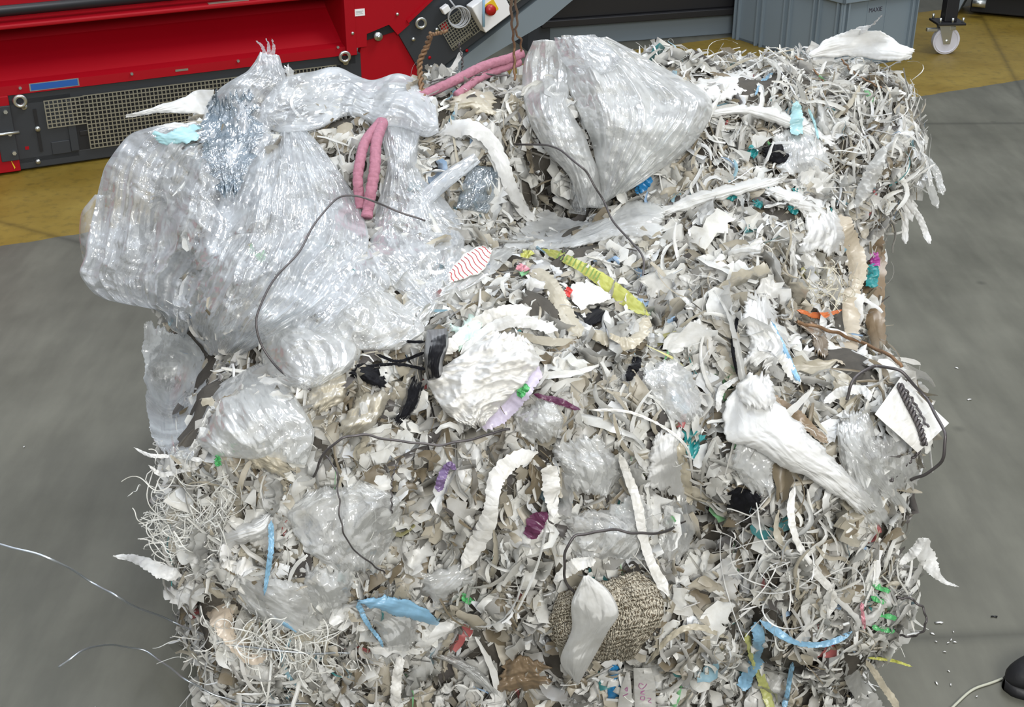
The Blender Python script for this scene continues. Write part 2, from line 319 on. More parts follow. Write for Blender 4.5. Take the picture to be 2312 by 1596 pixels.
for i in range(NC):           # left cap
    q = i / NC; sc = math.sin(q * math.pi / 2) ** .62; rings.append((-.50 - .06 * math.cos(q * math.pi / 2), sc, -.66))
xs_mid = np.linspace(-.50, .575, NS)
for x in xs_mid: rings.append((x, 1.0, x * 1.17))
for i in range(NC - 1, -1, -1):
    q = i / NC; sc = math.sin(q * math.pi / 2) ** .62; rings.append((.575 + .07 * math.cos(q * math.pi / 2), sc, .68))
BV = []
for (x, s, xr) in rings:
    c = prof_at(min(max(xr, -.66), .68)).copy(); s = max(s, .02)
    ctr = np.array([2.3, .0]); c = ctr + (c - ctr) * s
    flare = np.clip((c[:, 0] - 1.95) / .6, 0, 1) * ((.07 + .12 * np.clip((c[:, 1] - .62) / .2, 0, 1)) if x > 0 else .17) * (x / .6)
    BV.append(np.stack([x + flare, c[:, 0], np.maximum(c[:, 1], 0.0)], 1))
BV = np.array(BV); nR = len(rings)
nrm = np.cross(np.gradient(BV, axis=1), np.gradient(BV, axis=0)); nrm /= np.linalg.norm(nrm, axis=2)[..., None] + 1e-9
ctr3 = np.array([0, 2.3, .4]); flip = np.sign(np.sum(nrm * (BV - ctr3), -1)); nrm *= flip[..., None]
disp = .028 * snoise(BV, 8, 3) + .014 * snoise(BV, 22, 4)
ppx, ppy, _ = project(BV)
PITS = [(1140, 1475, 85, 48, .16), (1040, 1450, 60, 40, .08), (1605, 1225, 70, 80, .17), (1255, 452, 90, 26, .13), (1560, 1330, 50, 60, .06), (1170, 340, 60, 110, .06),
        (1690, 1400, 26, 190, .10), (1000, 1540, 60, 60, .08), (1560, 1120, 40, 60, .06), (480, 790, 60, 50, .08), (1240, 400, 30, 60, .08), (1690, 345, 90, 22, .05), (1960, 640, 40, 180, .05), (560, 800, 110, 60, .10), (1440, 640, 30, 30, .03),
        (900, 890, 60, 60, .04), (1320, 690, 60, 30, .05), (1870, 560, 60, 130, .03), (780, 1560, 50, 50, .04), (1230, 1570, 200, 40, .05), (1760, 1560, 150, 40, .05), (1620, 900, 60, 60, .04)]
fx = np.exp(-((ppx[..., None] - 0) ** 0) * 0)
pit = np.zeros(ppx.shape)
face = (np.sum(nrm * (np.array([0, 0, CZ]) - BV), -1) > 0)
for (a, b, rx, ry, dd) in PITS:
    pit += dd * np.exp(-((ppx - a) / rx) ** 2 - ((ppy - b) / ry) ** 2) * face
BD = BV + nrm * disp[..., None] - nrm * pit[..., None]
# bulges that stand out in front of the crevices
for (a, b, rx, ry, dd) in [(1900, 1300, 190, 200, .05), (620, 1250, 230, 200, .03), (1240, 800, 260, 120, .03), (1500, 1420, 120, 110, .03), (1960, 950, 110, 140, .05)]:
    BD += nrm * (dd * np.exp(-((ppx - a) / rx) ** 2 - ((ppy - b) / ry) ** 2) * face)[..., None]
BD[..., 2] = np.maximum(BD[..., 2], 0.0)
bf = grid_faces(nR, NT)
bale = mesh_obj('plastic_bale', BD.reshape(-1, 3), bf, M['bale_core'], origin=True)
tag(bale, 'dark compressed core of the plastic bale under the loose shreds, on the concrete floor', 'bale')
bvh = BVHTree.FromPolygons([tuple(v) for v in BD.reshape(-1, 3)], [tuple(int(i) for i in f) for f in bf])
# depth of the pile as seen along each ray, continued smoothly beyond its outline
STEP = 12; gx = np.arange(-60, 2380, STEP); gy = np.arange(-60, 1680, STEP)
D = np.full((len(gy), len(gx)), np.nan); org = Vector((0, 0, CZ))
for j, y in enumerate(gy):
    rr = rays(gx, np.full(len(gx), y))
    for i, r in enumerate(rr):
        L_ = float(np.linalg.norm(r)); hit = bvh.ray_cast(org, Vector(r / L_))
        if hit[0] is not None: D[j, i] = hit[3] / L_       # in units of the unnormalised ray
HIT = ~np.isnan(D)
def box_blur(A, k):
    for ax in (0, 1):
        Pd = np.concatenate([np.repeat(A.take([0], ax), k, ax), A, np.repeat(A.take([-1], ax), k, ax)], ax); c = np.cumsum(Pd, ax)
        z = np.zeros_like(c.take([0], ax)); c = np.concatenate([z, c], ax); n = 2 * k + 1
        A = (c.take(range(n, c.shape[ax]), ax) - c.take(range(0, c.shape[ax] - n), ax)) / n
    return A
Df = D.copy()
for _ in range(200):
    bad = np.isnan(Df)
    if not bad.any(): break
    Z = np.where(bad, 0, Df); W = (~bad).astype(float); s = np.zeros_like(Z); ww = np.zeros_like(W)
    for dy in (-1, 0, 1):
        for dx in (-1, 0, 1):
            s += np.roll(np.roll(Z, dy, 0), dx, 1); ww += np.roll(np.roll(W, dy, 0), dx, 1)
    Df = np.where(bad & (ww > 0), s / np.maximum(ww, 1), Df)
Ds = box_blur(box_blur(Df, 3), 2)
Dh = box_blur(Df, 1)
def depth_at(px, py, A):
    x = np.clip((np.asarray(px, float) - gx[0]) / STEP, 0, len(gx) - 1.001); y = np.clip((np.asarray(py, float) - gy[0]) / STEP, 0, len(gy) - 1.001)
    i = x.astype(int); j = y.astype(int); u = x - i; v = y - j
    return A[j, i] * (1 - u) * (1 - v) + A[j, i + 1] * u * (1 - v) + A[j + 1, i] * (1 - u) * v + A[j + 1, i + 1] * u * v
def P3(px, py, lift=0.0, A=None):
    r = rays(px, py); d = depth_at(px, py, Ds if A is None else A); Ln = np.linalg.norm(r, axis=-1)
    return np.array([0, 0, CZ]) + r * (d - np.asarray(lift) / Ln)[..., None]
# ---------------------------------------------------------------- shreds
def shred_geo(B, T, Nn, L, W, kap, wob, curl, nl=7, nw=3, rough=.5, r=None, taper=.5, crum=0.0):
    """vectorised strips: B base, T direction, Nn outward normal, all (n,3)"""
    n = len(B); r = r or rng
    s = np.linspace(0, 1, nl)
    th = r.uniform(-.25, .2, n)[:, None] - .45 * np.abs(kap[:, None]) * (s - .1) + .7 * wob[:, None] * np.sin(s * 2 * np.pi * r.uniform(.6, 1.8, n)[:, None] + r.uniform(0, 6.28, n)[:, None])
    ph = r.normal(0, .4, n)[:, None] * s + kap[:, None] * (s - .4) + wob[:, None] * .8 * np.sin(s * 2 * np.pi * r.uniform(.5, 1.5, n)[:, None] + r.uniform(0, 6.28, n)[:, None])
    Bi = np.cross(Nn, T)
    ds = (L / (nl - 1))[:, None]
    dt = np.cos(th) * np.cos(ph); dn = np.sin(th); db = np.cos(th) * np.sin(ph)
    def acc(q): q = q * ds; return np.concatenate([np.zeros((n, 1)), np.cumsum(q[:, :-1], 1)], 1)
    at, an, ab = acc(dt), acc(dn), acc(db); an = np.where(an > 0, .018 * np.tanh(an / .018), an * .6)
    Cc = B[:, None] + at[..., None] * T[:, None] + an[..., None] * Nn[:, None] + ab[..., None] * Bi[:, None]
    tan = dt[..., None] * T[:, None] + dn[..., None] * Nn[:, None] + db[..., None] * Bi[:, None]
    tw = r.uniform(-.8, .8, n)[:, None] + r.normal(0, 1.0, n)[:, None] * s
    nb = np.cross(tan, Nn[:, None] + .001); nb /= np.linalg.norm(nb, axis=-1)[..., None] + 1e-9
    nn2 = np.cross(nb, tan)
    side = np.cos(tw)[..., None] * nb + np.sin(tw)[..., None] * nn2; up = np.cross(tan, side)
    v = np.linspace(-1, 1, nw)
    tp = 1 - taper * np.abs(2 * s - 1)[None] ** 3
    wd = (W / 2)[:, None, None] * tp[..., None] * (1 + rough * r.uniform(-1, .6, (n, nl, nw)))
    cu = curl[:, None, None] * (W / 2)[:, None, None] * (v[None, None] ** 2)
    V = Cc[:, :, None] + side[:, :, None] * (wd * v)[..., None] + up[:, :, None] * (cu + r.normal(0, .07, (n, nl, nw)) * W[:, None, None])[..., None]
    if crum: V += up[:, :, None] * (crumple(V * 1.0, 45, 5, 5) * crum)[..., None]
    return V
PAL = np.array([(.84, .84, .81), (.74, .735, .70), (.60, .59, .56), (.58, .53, .43), (.42, .41, .385), (.29, .24, .165), (.88, .90, .92), (.12, .11, .105), (.28, .46, .55), (.06, .26, .27), (.50, .14, .14), (.22, .52, .25), (.36, .52, .74), (.70, .66, .28)])
PAL[:3] *= .97; PAL[3:6] *= .84
PW = np.array([.27, .23, .15, .12, .06, .05, .07, .018, .007, .006, .003, .003, .005, .003]); PW /= PW.sum()
tw_ = np.array([0, .05, .16, .30, .14, .26, 0, .08, .004, .004, .004, .004, .002, .002]); tw_ /= tw_.sum()
DIRT_AND_PIT_SHADE = [(1100, 1120, 330, 130, .55), (1150, 330, 110, 130, .6), (1850, 600, 140, 160, .65), (1600, 620, 160, 70, .35), (1620, 1200, 120, 150, .8), (860, 920, 160, 120, .4), (1150, 1480, 250, 90, .7),
         (1950, 780, 130, 160, .5), (1500, 1330, 170, 130, .5), (420, 1480, 60, 90, .4), (1980, 900, 90, 90, .5), (1620, 880, 80, 80, .5), (840, 1520, 100, 90, .5), (1000, 1300, 150, 120, .25), (1980, 1150, 90, 150, .3)]  # brownish dirt regions; around the pits they also paint in shade
STRIPPY = [(1820, 260, 240, 170, .9), (2050, 400, 110, 180, 1), (620, 1500, 260, 110, .7), (1900, 1320, 230, 220, .55), (440, 1200, 90, 110, .9), (1960, 620, 60, 160, .9), (1150, 330, 110, 110, .5), (1800, 500, 150, 80, .4)]
def blob(px, py, B): 
    o = np.zeros(np.shape(px))
    for (a, b, rx, ry, k) in B: o = np.maximum(o, k * np.exp(-((px - a) / rx) ** 2 - ((py - b) / ry) ** 2))
    return o
# area-weighted sampling of the bale surface
Q = BD.reshape(-1, 3)[bf]; e1 = Q[:, 2] - Q[:, 0]; e2 = Q[:, 3] - Q[:, 1]; fn = np.cross(e1, e2); fa = np.linalg.norm(fn, axis=1) / 2; fn /= (2 * fa[:, None] + 1e-12)
fc = Q.mean(1); fn *= np.sign(np.sum(fn * (fc - ctr3), 1))[:, None]
cpx, cpy, _ = project(fc); vis = (np.sum(fn * (np.array([0, 0, CZ]) - fc), 1) > 0) & (cpy < 1750) & (fc[:, 2] > .005)
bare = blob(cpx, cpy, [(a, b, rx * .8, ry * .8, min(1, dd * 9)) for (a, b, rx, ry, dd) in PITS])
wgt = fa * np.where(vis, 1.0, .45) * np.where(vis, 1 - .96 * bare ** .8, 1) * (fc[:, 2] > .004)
film_cover = blob(cpx, cpy, [(420, 500, 230, 250, 1), (640, 500, 220, 260, 1), (1390, 260, 170, 150, 1)]); wgt *= 1 - .65 * film_cover * vis
wgt /= wgt.sum()
def sample(n, within=None):
    ww = wgt if within is None else wgt * within / (wgt * within).sum()
    k = rng.choice(len(fc), n, p=ww); u = rng.uniform(size=(n, 2)); q = Q[k]
    p = (q[:, 0] * (1 - u[:, :1]) + q[:, 1] * u[:, :1]) * (1 - u[:, 1:]) + (q[:, 3] * (1 - u[:, :1]) + q[:, 2] * u[:, :1]) * u[:, 1:]
    return p, fn[k]
def frames(p, n, droop=.7):
    m = len(p); a = rng.normal(size=(m, 3))
    down = np.array([0, 0, -1.0]) - n * (n @ np.array([0, 0, -1.0]))[:, None]; a += down * droop * 1.8
    t = a - n * np.sum(a * n, 1)[:, None]; t /= np.linalg.norm(t, axis=1)[:, None] + 1e-9; return t
def colours(px, py, m):
    d = blob(px, py, DIRT_AND_PIT_SHADE); pick = rng.uniform(size=m) < (.04 + .75 * d)
    c = np.where(pick, rng.choice(len(PAL), m, p=tw_), rng.choice(len(PAL), m, p=PW)); col = PAL[c] * rng.uniform(.88, 1.06, (m, 1))
    return np.clip(col, 0, .92)
sw = blob(cpx, cpy, STRIPPY)
# ---------------------------------------------------------------- sheets, bags, ribbons, wires laid over the pile
def loft(name, label, cat, L, R, mat, lift=.03, puff=.04, nu=70, nv=90, folds=7, famp=.010, crum=.006, cs=16, seed=1, back=0.0, rag=0.0, group=None, A=None, fan=0.0, lift2=None, notch=0, parent=None, ink=None):
    r = np.random.default_rng(seed); Lc = cr_spline(L, nv); Rc = cr_spline(R, nv)
    u = np.linspace(0, 1, nu)[None, :]; v = np.linspace(0, 1, nv)[:, None]
    X = Lc[:, 0:1] * (1 - u) + Rc[:, 0:1] * u; Y = Lc[:, 1:2] * (1 - u) + Rc[:, 1:2] * u
    wpx = np.hypot(Rc[:, 0] - Lc[:, 0], Rc[:, 1] - Lc[:, 1]).mean(); hpx = np.hypot(*np.diff(Lc, axis=0).T).sum()
    if rag:
        n1 = np.convolve(r.normal(size=nv + 8), np.ones(5) / 3.6, 'same')[4:-4][:, None]; n2 = np.convolve(r.normal(size=nv + 8), np.ones(5) / 3.6, 'same')[4:-4][:, None]
        n3 = np.convolve(r.normal(size=nu + 8), np.ones(4) / 3, 'same')[4:-4][None]; n4 = np.convolve(r.normal(size=nu + 8), np.ones(4) / 3, 'same')[4:-4][None]
        dx = (Rc - Lc); dx /= np.linalg.norm(dx, axis=1)[:, None] + 1e-6
        o1 = rag * (n1 * (1 - u) ** 6 + n2 * u ** 6); X += dx[:, 0:1] * o1; Y += dx[:, 1:2] * o1
        Dm = np.gradient((Lc + Rc) / 2, axis=0); Dm /= np.linalg.norm(Dm, axis=1)[:, None] + 1e-6
        o2 = 1.6 * rag * (n3 * (1 - v) ** 10 + n4 * v ** 10); X += Dm[:, 0:1] * o2; Y += Dm[:, 1:2] * o2
    zf = float(np.clip(wpx / 220, .3, 1)); famp = famp * zf; crum = crum * (.4 + .6 * zf)
    l0 = cr_spline(np.array([[i, q] for i, q in enumerate(lift)]), nv)[:, 1][:, None] if np.ndim(lift) else lift
    sh = np.clip(np.sin(np.pi * u), 0, 1) ** .55 * np.clip(np.sin(np.pi * np.clip(v, 0, 1)), 0, 1) ** .5
    sc = 1 / 1150.0
    uv = np.stack(np.broadcast_arrays(u * wpx * sc, v * hpx * sc), -1)
    fc2 = np.stack(np.broadcast_arrays(u * folds * .55 + .25 * np.sin(v * 4 + seed) + fan * (u - .5) * v * .5, v * 1.1 + .2 * np.sin(u * 5 + seed)), -1)
    fo = famp * (crumple(fc2, 1.0, 7, seed + 20, .8) * 2.6 + crumple(fc2, 2.7, 5, seed + 21) * .8)
    cp = np.stack([uv[..., 0], uv[..., 1]], -1) + np.array([seed * .37, seed * .91])
    cn = crum * (crumple(cp, cs, 6, seed, .75) * 2.9 + crumple(cp, cs * 2.3, 5, seed + 9) * .75)
    li = l0 + puff * sh + fo * (.25 + .75 * sh) + cn
    Xc = X + crumple(cp, cs * .7, 5, seed + 3) * crum * 700; Yc = Y + crumple(cp, cs * .7, 5, seed + 4) * crum * 700
    V = P3(Xc, Yc, li, A); V[..., 2] = np.maximum(V[..., 2], .004)
    Vv = V.reshape(-1, 3); Fc = grid_faces(nv, nu); UV = uv.reshape(-1, 2)
    if back:
        lb = l0 - back * sh - (fo * .8 * np.roll(sh, 3, 1)) + .6 * np.roll(cn, 7, 1) * sh + cn * (1 - sh)
        Vb = P3(Xc, Yc, lb, A).reshape(-1, 3); Fc = np.concatenate([Fc, grid_faces(nv, nu, len(Vv))[:, ::-1]]); Vv = np.concatenate([Vv, Vb]); UV = np.concatenate([UV, UV + .3])
    o = mesh_obj(name, Vv, Fc, M[mat], parent, uv=UV)
    if parent is None: tag(o, label, cat, group)
    return o, V
def ribbon(name, label, cat, pts, wid, mat, lift=.03, tw=0.0, curl=.25, n=70, nw=7, seed=2, rag=.08, group=None, A=None, crum=.002, parent=None):
    r = np.random.default_rng(seed); Pp = cr_spline(pts, n); s = np.linspace(0, 1, n)
    li = np.interp(s, np.linspace(0, 1, len(lift)), lift) if np.ndim(lift) else np.full(n, lift)
    wd = np.interp(s, np.linspace(0, 1, len(wid)), wid) if np.ndim(wid) else np.full(n, wid)
    C_ = P3(Pp[:, 0], Pp[:, 1], li + .004 * np.sin(s * 14 + seed), A); T = np.gradient(C_, axis=0); T /= np.linalg.norm(T, axis=1)[:, None]
    vd = np.array([0, 0, CZ]) - C_; vd /= np.linalg.norm(vd, axis=1)[:, None]; nn = vd + np.array([0, 0, .35]); B_ = np.cross(T, nn); B_ /= np.linalg.norm(B_, axis=1)[:, None]; nn = np.cross(B_, T)
    a = (np.interp(s, np.linspace(0, 1, len(tw)), tw) if np.ndim(tw) else np.full(n, tw)) + .25 * np.sin(s * 9 + seed)
    Sd = np.cos(a)[:, None] * B_ + np.sin(a)[:, None] * nn; U = np.cross(T, Sd)
    v = np.linspace(-1, 1, nw); tp = np.clip(np.minimum(s, 1 - s) * 14, .25, 1)
    w_ = (wd / 2 * tp)[:, None] * (1 + rag * r.normal(size=(n, nw)))
    V = C_[:, None] + Sd[:, None] * (w_ * v)[..., None] + U[:, None] * (curl * w_ * v * v + crum * (crumple(np.stack(np.broadcast_arrays(s[:, None] * len(pts), v[None] * .5), -1) + seed, 4, 5, seed)) * 2)[..., None]
    V[..., 2] = np.maximum(V[..., 2], .003)
    uv = np.stack(np.broadcast_arrays(v[None] * np.mean(wd) / 2, s[:, None] * np.hypot(*np.diff(Pp, axis=0).T).sum() / 1150), -1).reshape(-1, 2)
    o = mesh_obj(name, V.reshape(-1, 3), grid_faces(n, nw), M[mat], parent, uv=uv)
    if parent is None: tag(o, label, cat, group)
    return o
def wire(name, label, pts, lift, mat='wire', r=.0016, cat='wire', n=90, group=None, A=None, floorend=False):
    Pp = cr_spline(pts, n); s = np.linspace(0, 1, n); li = np.interp(s, np.linspace(0, 1, len(lift)), lift) if np.ndim(lift) else np.full(n, lift)
    C_ = P3(Pp[:, 0], Pp[:, 1], li, A); C_[:, 2] = np.maximum(C_[:, 2], r)
    C_ += .0012 * np.sin(np.outer(s * 40, [1, 1.3, .8]) + [0, 1, 2]); V, Fc = tube_geo(C_, r, 7)
    return tag(mesh_obj(name, V, Fc, M[mat]), label, cat, group)
def ink_on(V, uvs, mat, name, parent, w=.0011):
    """pen strokes on a lofted sheet: uvs = strokes of (u,v) in 0..1, drawn as thin flat ribbons just above it"""
    nv, nu = V.shape[:2]; vs_, fs = [], []
    for st in uvs:
        q = cr_spline(st, max(8, 5 * len(st))) if len(st) > 2 else cr_spline(st, 6); x = np.clip(q[:, 0] * (nu - 1), 0, nu - 1.01); y = np.clip(q[:, 1] * (nv - 1), 0, nv - 1.01); i = x.astype(int); j = y.astype(int); a = (x - i)[:, None]; b = (y - j)[:, None]
        Pt = V[j, i] * (1 - a) * (1 - b) + V[j, i + 1] * a * (1 - b) + V[j + 1, i] * (1 - a) * b + V[j + 1, i + 1] * a * b
        vd = np.array([0, 0, CZ]) - Pt; vd /= np.linalg.norm(vd, axis=1)[:, None]; Pt = Pt + vd * .002; T = np.gradient(Pt, axis=0); B_ = np.cross(T, vd); B_ /= np.linalg.norm(B_, axis=1)[:, None] + 1e-9
        off = len(vs_) * 0 + sum(len(k) for k in vs_); W_ = np.stack([Pt - B_ * w / 2, Pt + B_ * w / 2], 1).reshape(-1, 3); vs_.append(W_); fs.append(grid_faces(len(Pt), 2, off))
    VV = np.concatenate(vs_); pm = parent.location; VV = VV - np.array(pm); return mesh_obj(name, VV, np.concatenate(fs), M[mat], parent)
# --- clear film bundles, left
loft('clear_film_bag', 'large crumpled clear film bag overhanging the left back corner of the bale', 'film bag', [(440, 275), (300, 300), (240, 375), (215, 450), (195, 560), (185, 620), (225, 670), (330, 695), (395, 745)], [(560, 330), (565, 400), (545, 480), (520, 560), (490, 640), (465, 700), (450, 740), (430, 765), (415, 770)], 'clear', lift=.02, puff=.09, back=.14, nu=120, nv=140, folds=6, famp=.036, crum=.012, cs=12, seed=3)
loft('silvery_film_bundle', 'gathered silvery film bundle with a frayed upright neck, left of the top lobe', 'film bag', [(588, 118), (560, 160), (500, 195), (462, 250), (450, 320), (470, 400), (480, 440)], [(630, 125), (645, 170), (650, 200), (620, 260), (605, 330), (560, 400), (520, 440)], 'clear', lift=.05, puff=.05, back=.08, nu=90, nv=120, folds=9, famp=.012, crum=.008, cs=24, seed=4)
loft('silvery_film_patch', 'dark glittering silvery film below the upright neck, between two clear bags', 'film sheet', [(478, 225), (452, 310), (470, 380), (505, 440)], [(560, 215), (592, 290), (570, 360), (530, 440)], 'silver', lift=.098, puff=.004, nu=70, nv=100, folds=9, famp=.010, crum=.010, cs=26, seed=404, rag=9)
loft('teal_film_patch', 'pale teal film showing through the top of the left clear bag', 'film sheet', [(350, 300), (400, 290), (450, 285)], [(360, 322), (400, 325), (455, 312)], 'cyan_film', lift=.10, puff=.01, nu=24, nv=40, folds=3, famp=.005, crum=.006, cs=20, seed=405, rag=4)
loft('clear_film_scrap', 'small upright clear film corner between the neck and the perforated guard end', 'film scrap', [(640, 150), (645, 165), (640, 185)], [(655, 148), (662, 160), (665, 182)], 'milky', lift=.05, puff=.01, nu=16, nv=20, folds=2, famp=.005, crum=.005, seed=406, rag=3)
for i, (a, b, c) in enumerate([((600, 130), (592, 105), (578, 92)), ((607, 128), (606, 100), (600, 86)), ((615, 128), (618, 104), (614, 88)), ((622, 132), (632, 150), (655, 170))]):
    ribbon('frayed_film_end', 'frayed wisp of clear film sticking up from the neck of the silvery bundle', 'film scrap', [a, b, c], [.010, .006, .003], 'clear', lift=.06, n=24, nw=4, seed=20 + i, group='frayed wisps on the bundle neck')
loft('clear_film_bag', 'big central clear film bag with white streaks, under the wire loop', 'film bag', [(590, 300), (540, 360), (500, 440), (470, 550), (445, 640), (430, 740), (470, 800)], [(690, 290), (745, 360), (805, 450), (832, 540), (800, 610), (745, 690), (545, 800)], 'clear', lift=.045, puff=.085, back=.05, nu=150, nv=160, folds=9, famp=.034, crum=.012, cs=12, seed=5)
loft('clear_film_bag', 'rounded milky film lobe lying along the back top edge, beside the upright neck', 'film bag', [(590, 235), (640, 180), (700, 160), (760, 150), (830, 178), (900, 165), (955, 190), (985, 240)], [(585, 280), (640, 300), (720, 292), (790, 262), (850, 285), (920, 290), (960, 310), (990, 300)], 'clear', lift=.06, puff=.06, back=.06, nu=80, nv=140, folds=4, famp=.012, crum=.009, cs=14, seed=6)
loft('clear_film_bag', 'crumpled clear film mass between the pink ropes and the brown shreds', 'film bag', [(850, 270), (870, 370), (850, 480), (835, 570), (880, 640), (960, 700)], [(955, 260), (945, 380), (1010, 460), (1045, 520), (1045, 590), (1010, 660)], 'clear', lift=.035, puff=.05, back=.03, nu=100, nv=130, folds=6, famp=.014, crum=.011, cs=15, seed=7)
loft('clear_film_bag', 'small milky film pillow low on the left, right of the wire loop end', 'film bag', [(600, 760), (590, 800), (610, 850), (680, 880)], [(700, 720), (790, 760), (800, 820), (730, 870)], 'milky', lift=.05, puff=.06, back=.03, nu=80, nv=80, folds=4, famp=.008, crum=.009, cs=15, seed=8)
loft('clear_film_sheet', 'folded clear film sheet under the wire loop, above the milky pillow', 'film sheet', [(690, 560), (660, 640), (640, 700), (650, 770)], [(850, 560), (880, 640), (800, 730), (730, 790)], 'clear', lift=.04, puff=.05, nu=90, nv=90, folds=6, famp=.012, crum=.010, cs=15, seed=9)
loft('milky_film_sheet', 'cream coloured film sheet folded over above the black knot', 'film sheet', [(770, 630), (740, 690), (720, 740), (750, 790)], [(830, 625), (900, 680), (960, 740), (900, 790)], 'milky', lift=.045, puff=.04, nu=80, nv=80, folds=6, famp=.010, crum=.008, cs=16, seed=10)
loft('hanging_film_sheet', 'thin clear film hanging down from the left bag towards the floor', 'film sheet', [(325, 730), (325, 800), (330, 900), (345, 990), (365, 1020)], [(460, 760), (470, 850), (450, 950), (440, 1010), (430, 1040)], 'clear_thin', lift=.03, puff=.03, back=.03, nu=70, nv=100, folds=5, famp=.012, crum=.008, cs=14, seed=11, rag=4)
loft('thin_film_wisp', 'almost invisible clear film flap at the far left edge of the big bag', 'film sheet', [(215, 440), (185, 480), (180, 540), (190, 600)], [(240, 440), (235, 500), (225, 560), (205, 610)], 'clear_thin', lift=.03, puff=.02, nu=30, nv=50, folds=2, famp=.006, crum=.006, cs=14, seed=12)
loft('milky_film_bag', 'smooth milky plastic bag on the left corner of the front block, under the clear film', 'film bag', [(520, 850), (440, 885), (425, 930), (440, 990), (480, 1030)], [(590, 820), (650, 870), (690, 930), (710, 990), (690, 1050)], 'milky', lift=.035, puff=.055, back=.02, nu=90, nv=90, folds=6, famp=.008, crum=.007, cs=12, seed=13, fan=2)
loft('clear_film_tube', 'slanting thin clear film tube across the brown shreds', 'film strip', [(1070, 345), (1000, 390), (930, 450), (895, 490)], [(1085, 365), (1020, 420), (950, 480), (905, 505)], 'clear', lift=.07, puff=.015, back=.01, nu=20, nv=60, folds=3, famp=.004, crum=.004, seed=14)
loft('clear_film_scrap', 'crumpled shiny clear film caught in the centre hollow below the slanting tube', 'film sheet', [(1060, 370), (1040, 430), (1030, 470)], [(1130, 380), (1120, 440), (1100, 480)], 'silver', lift=.03, puff=.03, nu=50, nv=50, folds=4, famp=.01, crum=.01, seed=15)
for i, (L_, R_, lb) in enumerate([
   ([(285, 259), (350, 240), (400, 226), (440, 206), (480, 202)], [(287, 266), (350, 257), (410, 256), (450, 259), (490, 264)], 'pale folded film tail sticking out left over the perforated guard'),
   ([(352, 282), (400, 276), (455, 282)], [(355, 292), (400, 293), (455, 300)], 'short crumpled film roll below the pale tail, at the left bag top')]):
    loft('film_tail', lb, 'film strip', L_, R_, 'white_film', lift=.03, puff=.012, back=.01, nu=24, nv=50, folds=4, famp=.012, crum=.008, cs=20, seed=30 + i, rag=1.2)
# --- big clear bag right of centre
loft('clear_film_bag', 'tall clear film lobe on the left side of the big bag at the back', 'film bag', [(1205, 90), (1182, 160), (1185, 250), (1225, 330), (1285, 400), (1310, 470)], [(1262, 95), (1280, 160), (1290, 240), (1320, 310), (1350, 380), (1365, 470)], 'milky', lift=.05, puff=.06, back=.05, nu=80, nv=130, folds=4, famp=.018, crum=.012, cs=14, seed=16)
loft('clear_film_bag', 'largest crumpled clear film bag, bulging at the back beside the shredded mound', 'film bag', [(1270, 75), (1275, 150), (1300, 240), (1335, 320), (1350, 400), (1350, 465)], [(1370, 85), (1490, 150), (1605, 225), (1580, 310), (1500, 380), (1410, 440)], 'milky', lift=.045, puff=.11, back=.08, nu=150, nv=150, folds=6, famp=.034, crum=.015, cs=10, seed=17)
loft('clear_film_lip', 'folded shiny film lip on top of the largest clear bag', 'film sheet', [(1250, 85), (1265, 130), (1300, 170)], [(1345, 78), (1400, 130), (1380, 165)], 'clear', lift=.13, puff=.03, nu=60, nv=50, folds=4, famp=.01, crum=.008, cs=18, seed=18)
loft('clear_film_strip', 'short dark-looking clear film strip hanging below the largest clear bag', 'film strip', [(1288, 400), (1286, 450), (1284, 480)], [(1325, 400), (1325, 450), (1322, 485)], 'clear_thin', lift=.05, puff=.01, nu=24, nv=40, folds=3, famp=.005, crum=.004, seed=19)
loft('milky_film_sheet', 'wide matt frosted film draped across the middle, in front of the dark hollow', 'film sheet', [(1230, 475), (1330, 500), (1420, 455), (1500, 465)], [(1130, 560), (1280, 560), (1400, 535), (1490, 540)], 'milky', lift=.035, puff=.03, nu=60, nv=100, folds=4, famp=.007, crum=.006, cs=13, seed=21, rag=4)
# --- right and front sheets
loft('milky_film_scrap', 'pale triangular film sheet standing up on top of the right mound', 'film sheet', [(1825, 122), (1870, 88), (1930, 66), (1985, 70), (2030, 95), (2065, 112)], [(1830, 130), (1880, 128), (1940, 130), (2000, 135), (2040, 138), (2058, 128)], 'white_film', lift=.06, puff=.02, nu=40, nv=80, folds=4, famp=.007, crum=.004, cs=12, seed=22, rag=2)
ribbon('film_tail', 'small pointed film tail rising above the triangular sheet on the mound', 'film strip', [(1930, 72), (1965, 58), (1992, 34)], [.022, .010, .003], 'white_film', lift=.06, n=24, seed=23)
loft('white_film_sheet', 'largest smooth pale film sheet draped diagonally over the right front', 'film sheet', [(1680, 850), (1640, 910), (1640, 990), (1700, 1010), (1760, 1050), (1830, 1080), (1900, 1130), (1945, 1165)], [(1730, 850), (1740, 890), (1780, 930), (1830, 980), (1870, 1020), (1910, 1060), (1950, 1105), (1975, 1140)], 'white_film', lift=.055, puff=.02, nu=60, nv=120, folds=3, famp=.005, crum=.004, cs=9, seed=24, rag=4)
loft('white_film_flap', 'greyish film flap hanging below the largest pale sheet', 'film sheet', [(1655, 1000), (1660, 1060), (1690, 1110)], [(1740, 1010), (1745, 1060), (1745, 1120)], 'milky', lift=.04, puff=.01, nu=30, nv=50, folds=2, famp=.004, crum=.004, seed=25, rag=5)
loft('film_knot', 'bunched pale film knot at the top of the largest sheet', 'film scrap', [(1690, 840), (1665, 880), (1680, 920)], [(1735, 850), (1750, 890), (1740, 925)], 'white_film', lift=.075, puff=.02, nu=36, nv=36, folds=4, famp=.008, crum=.006, seed=26, rag=4)
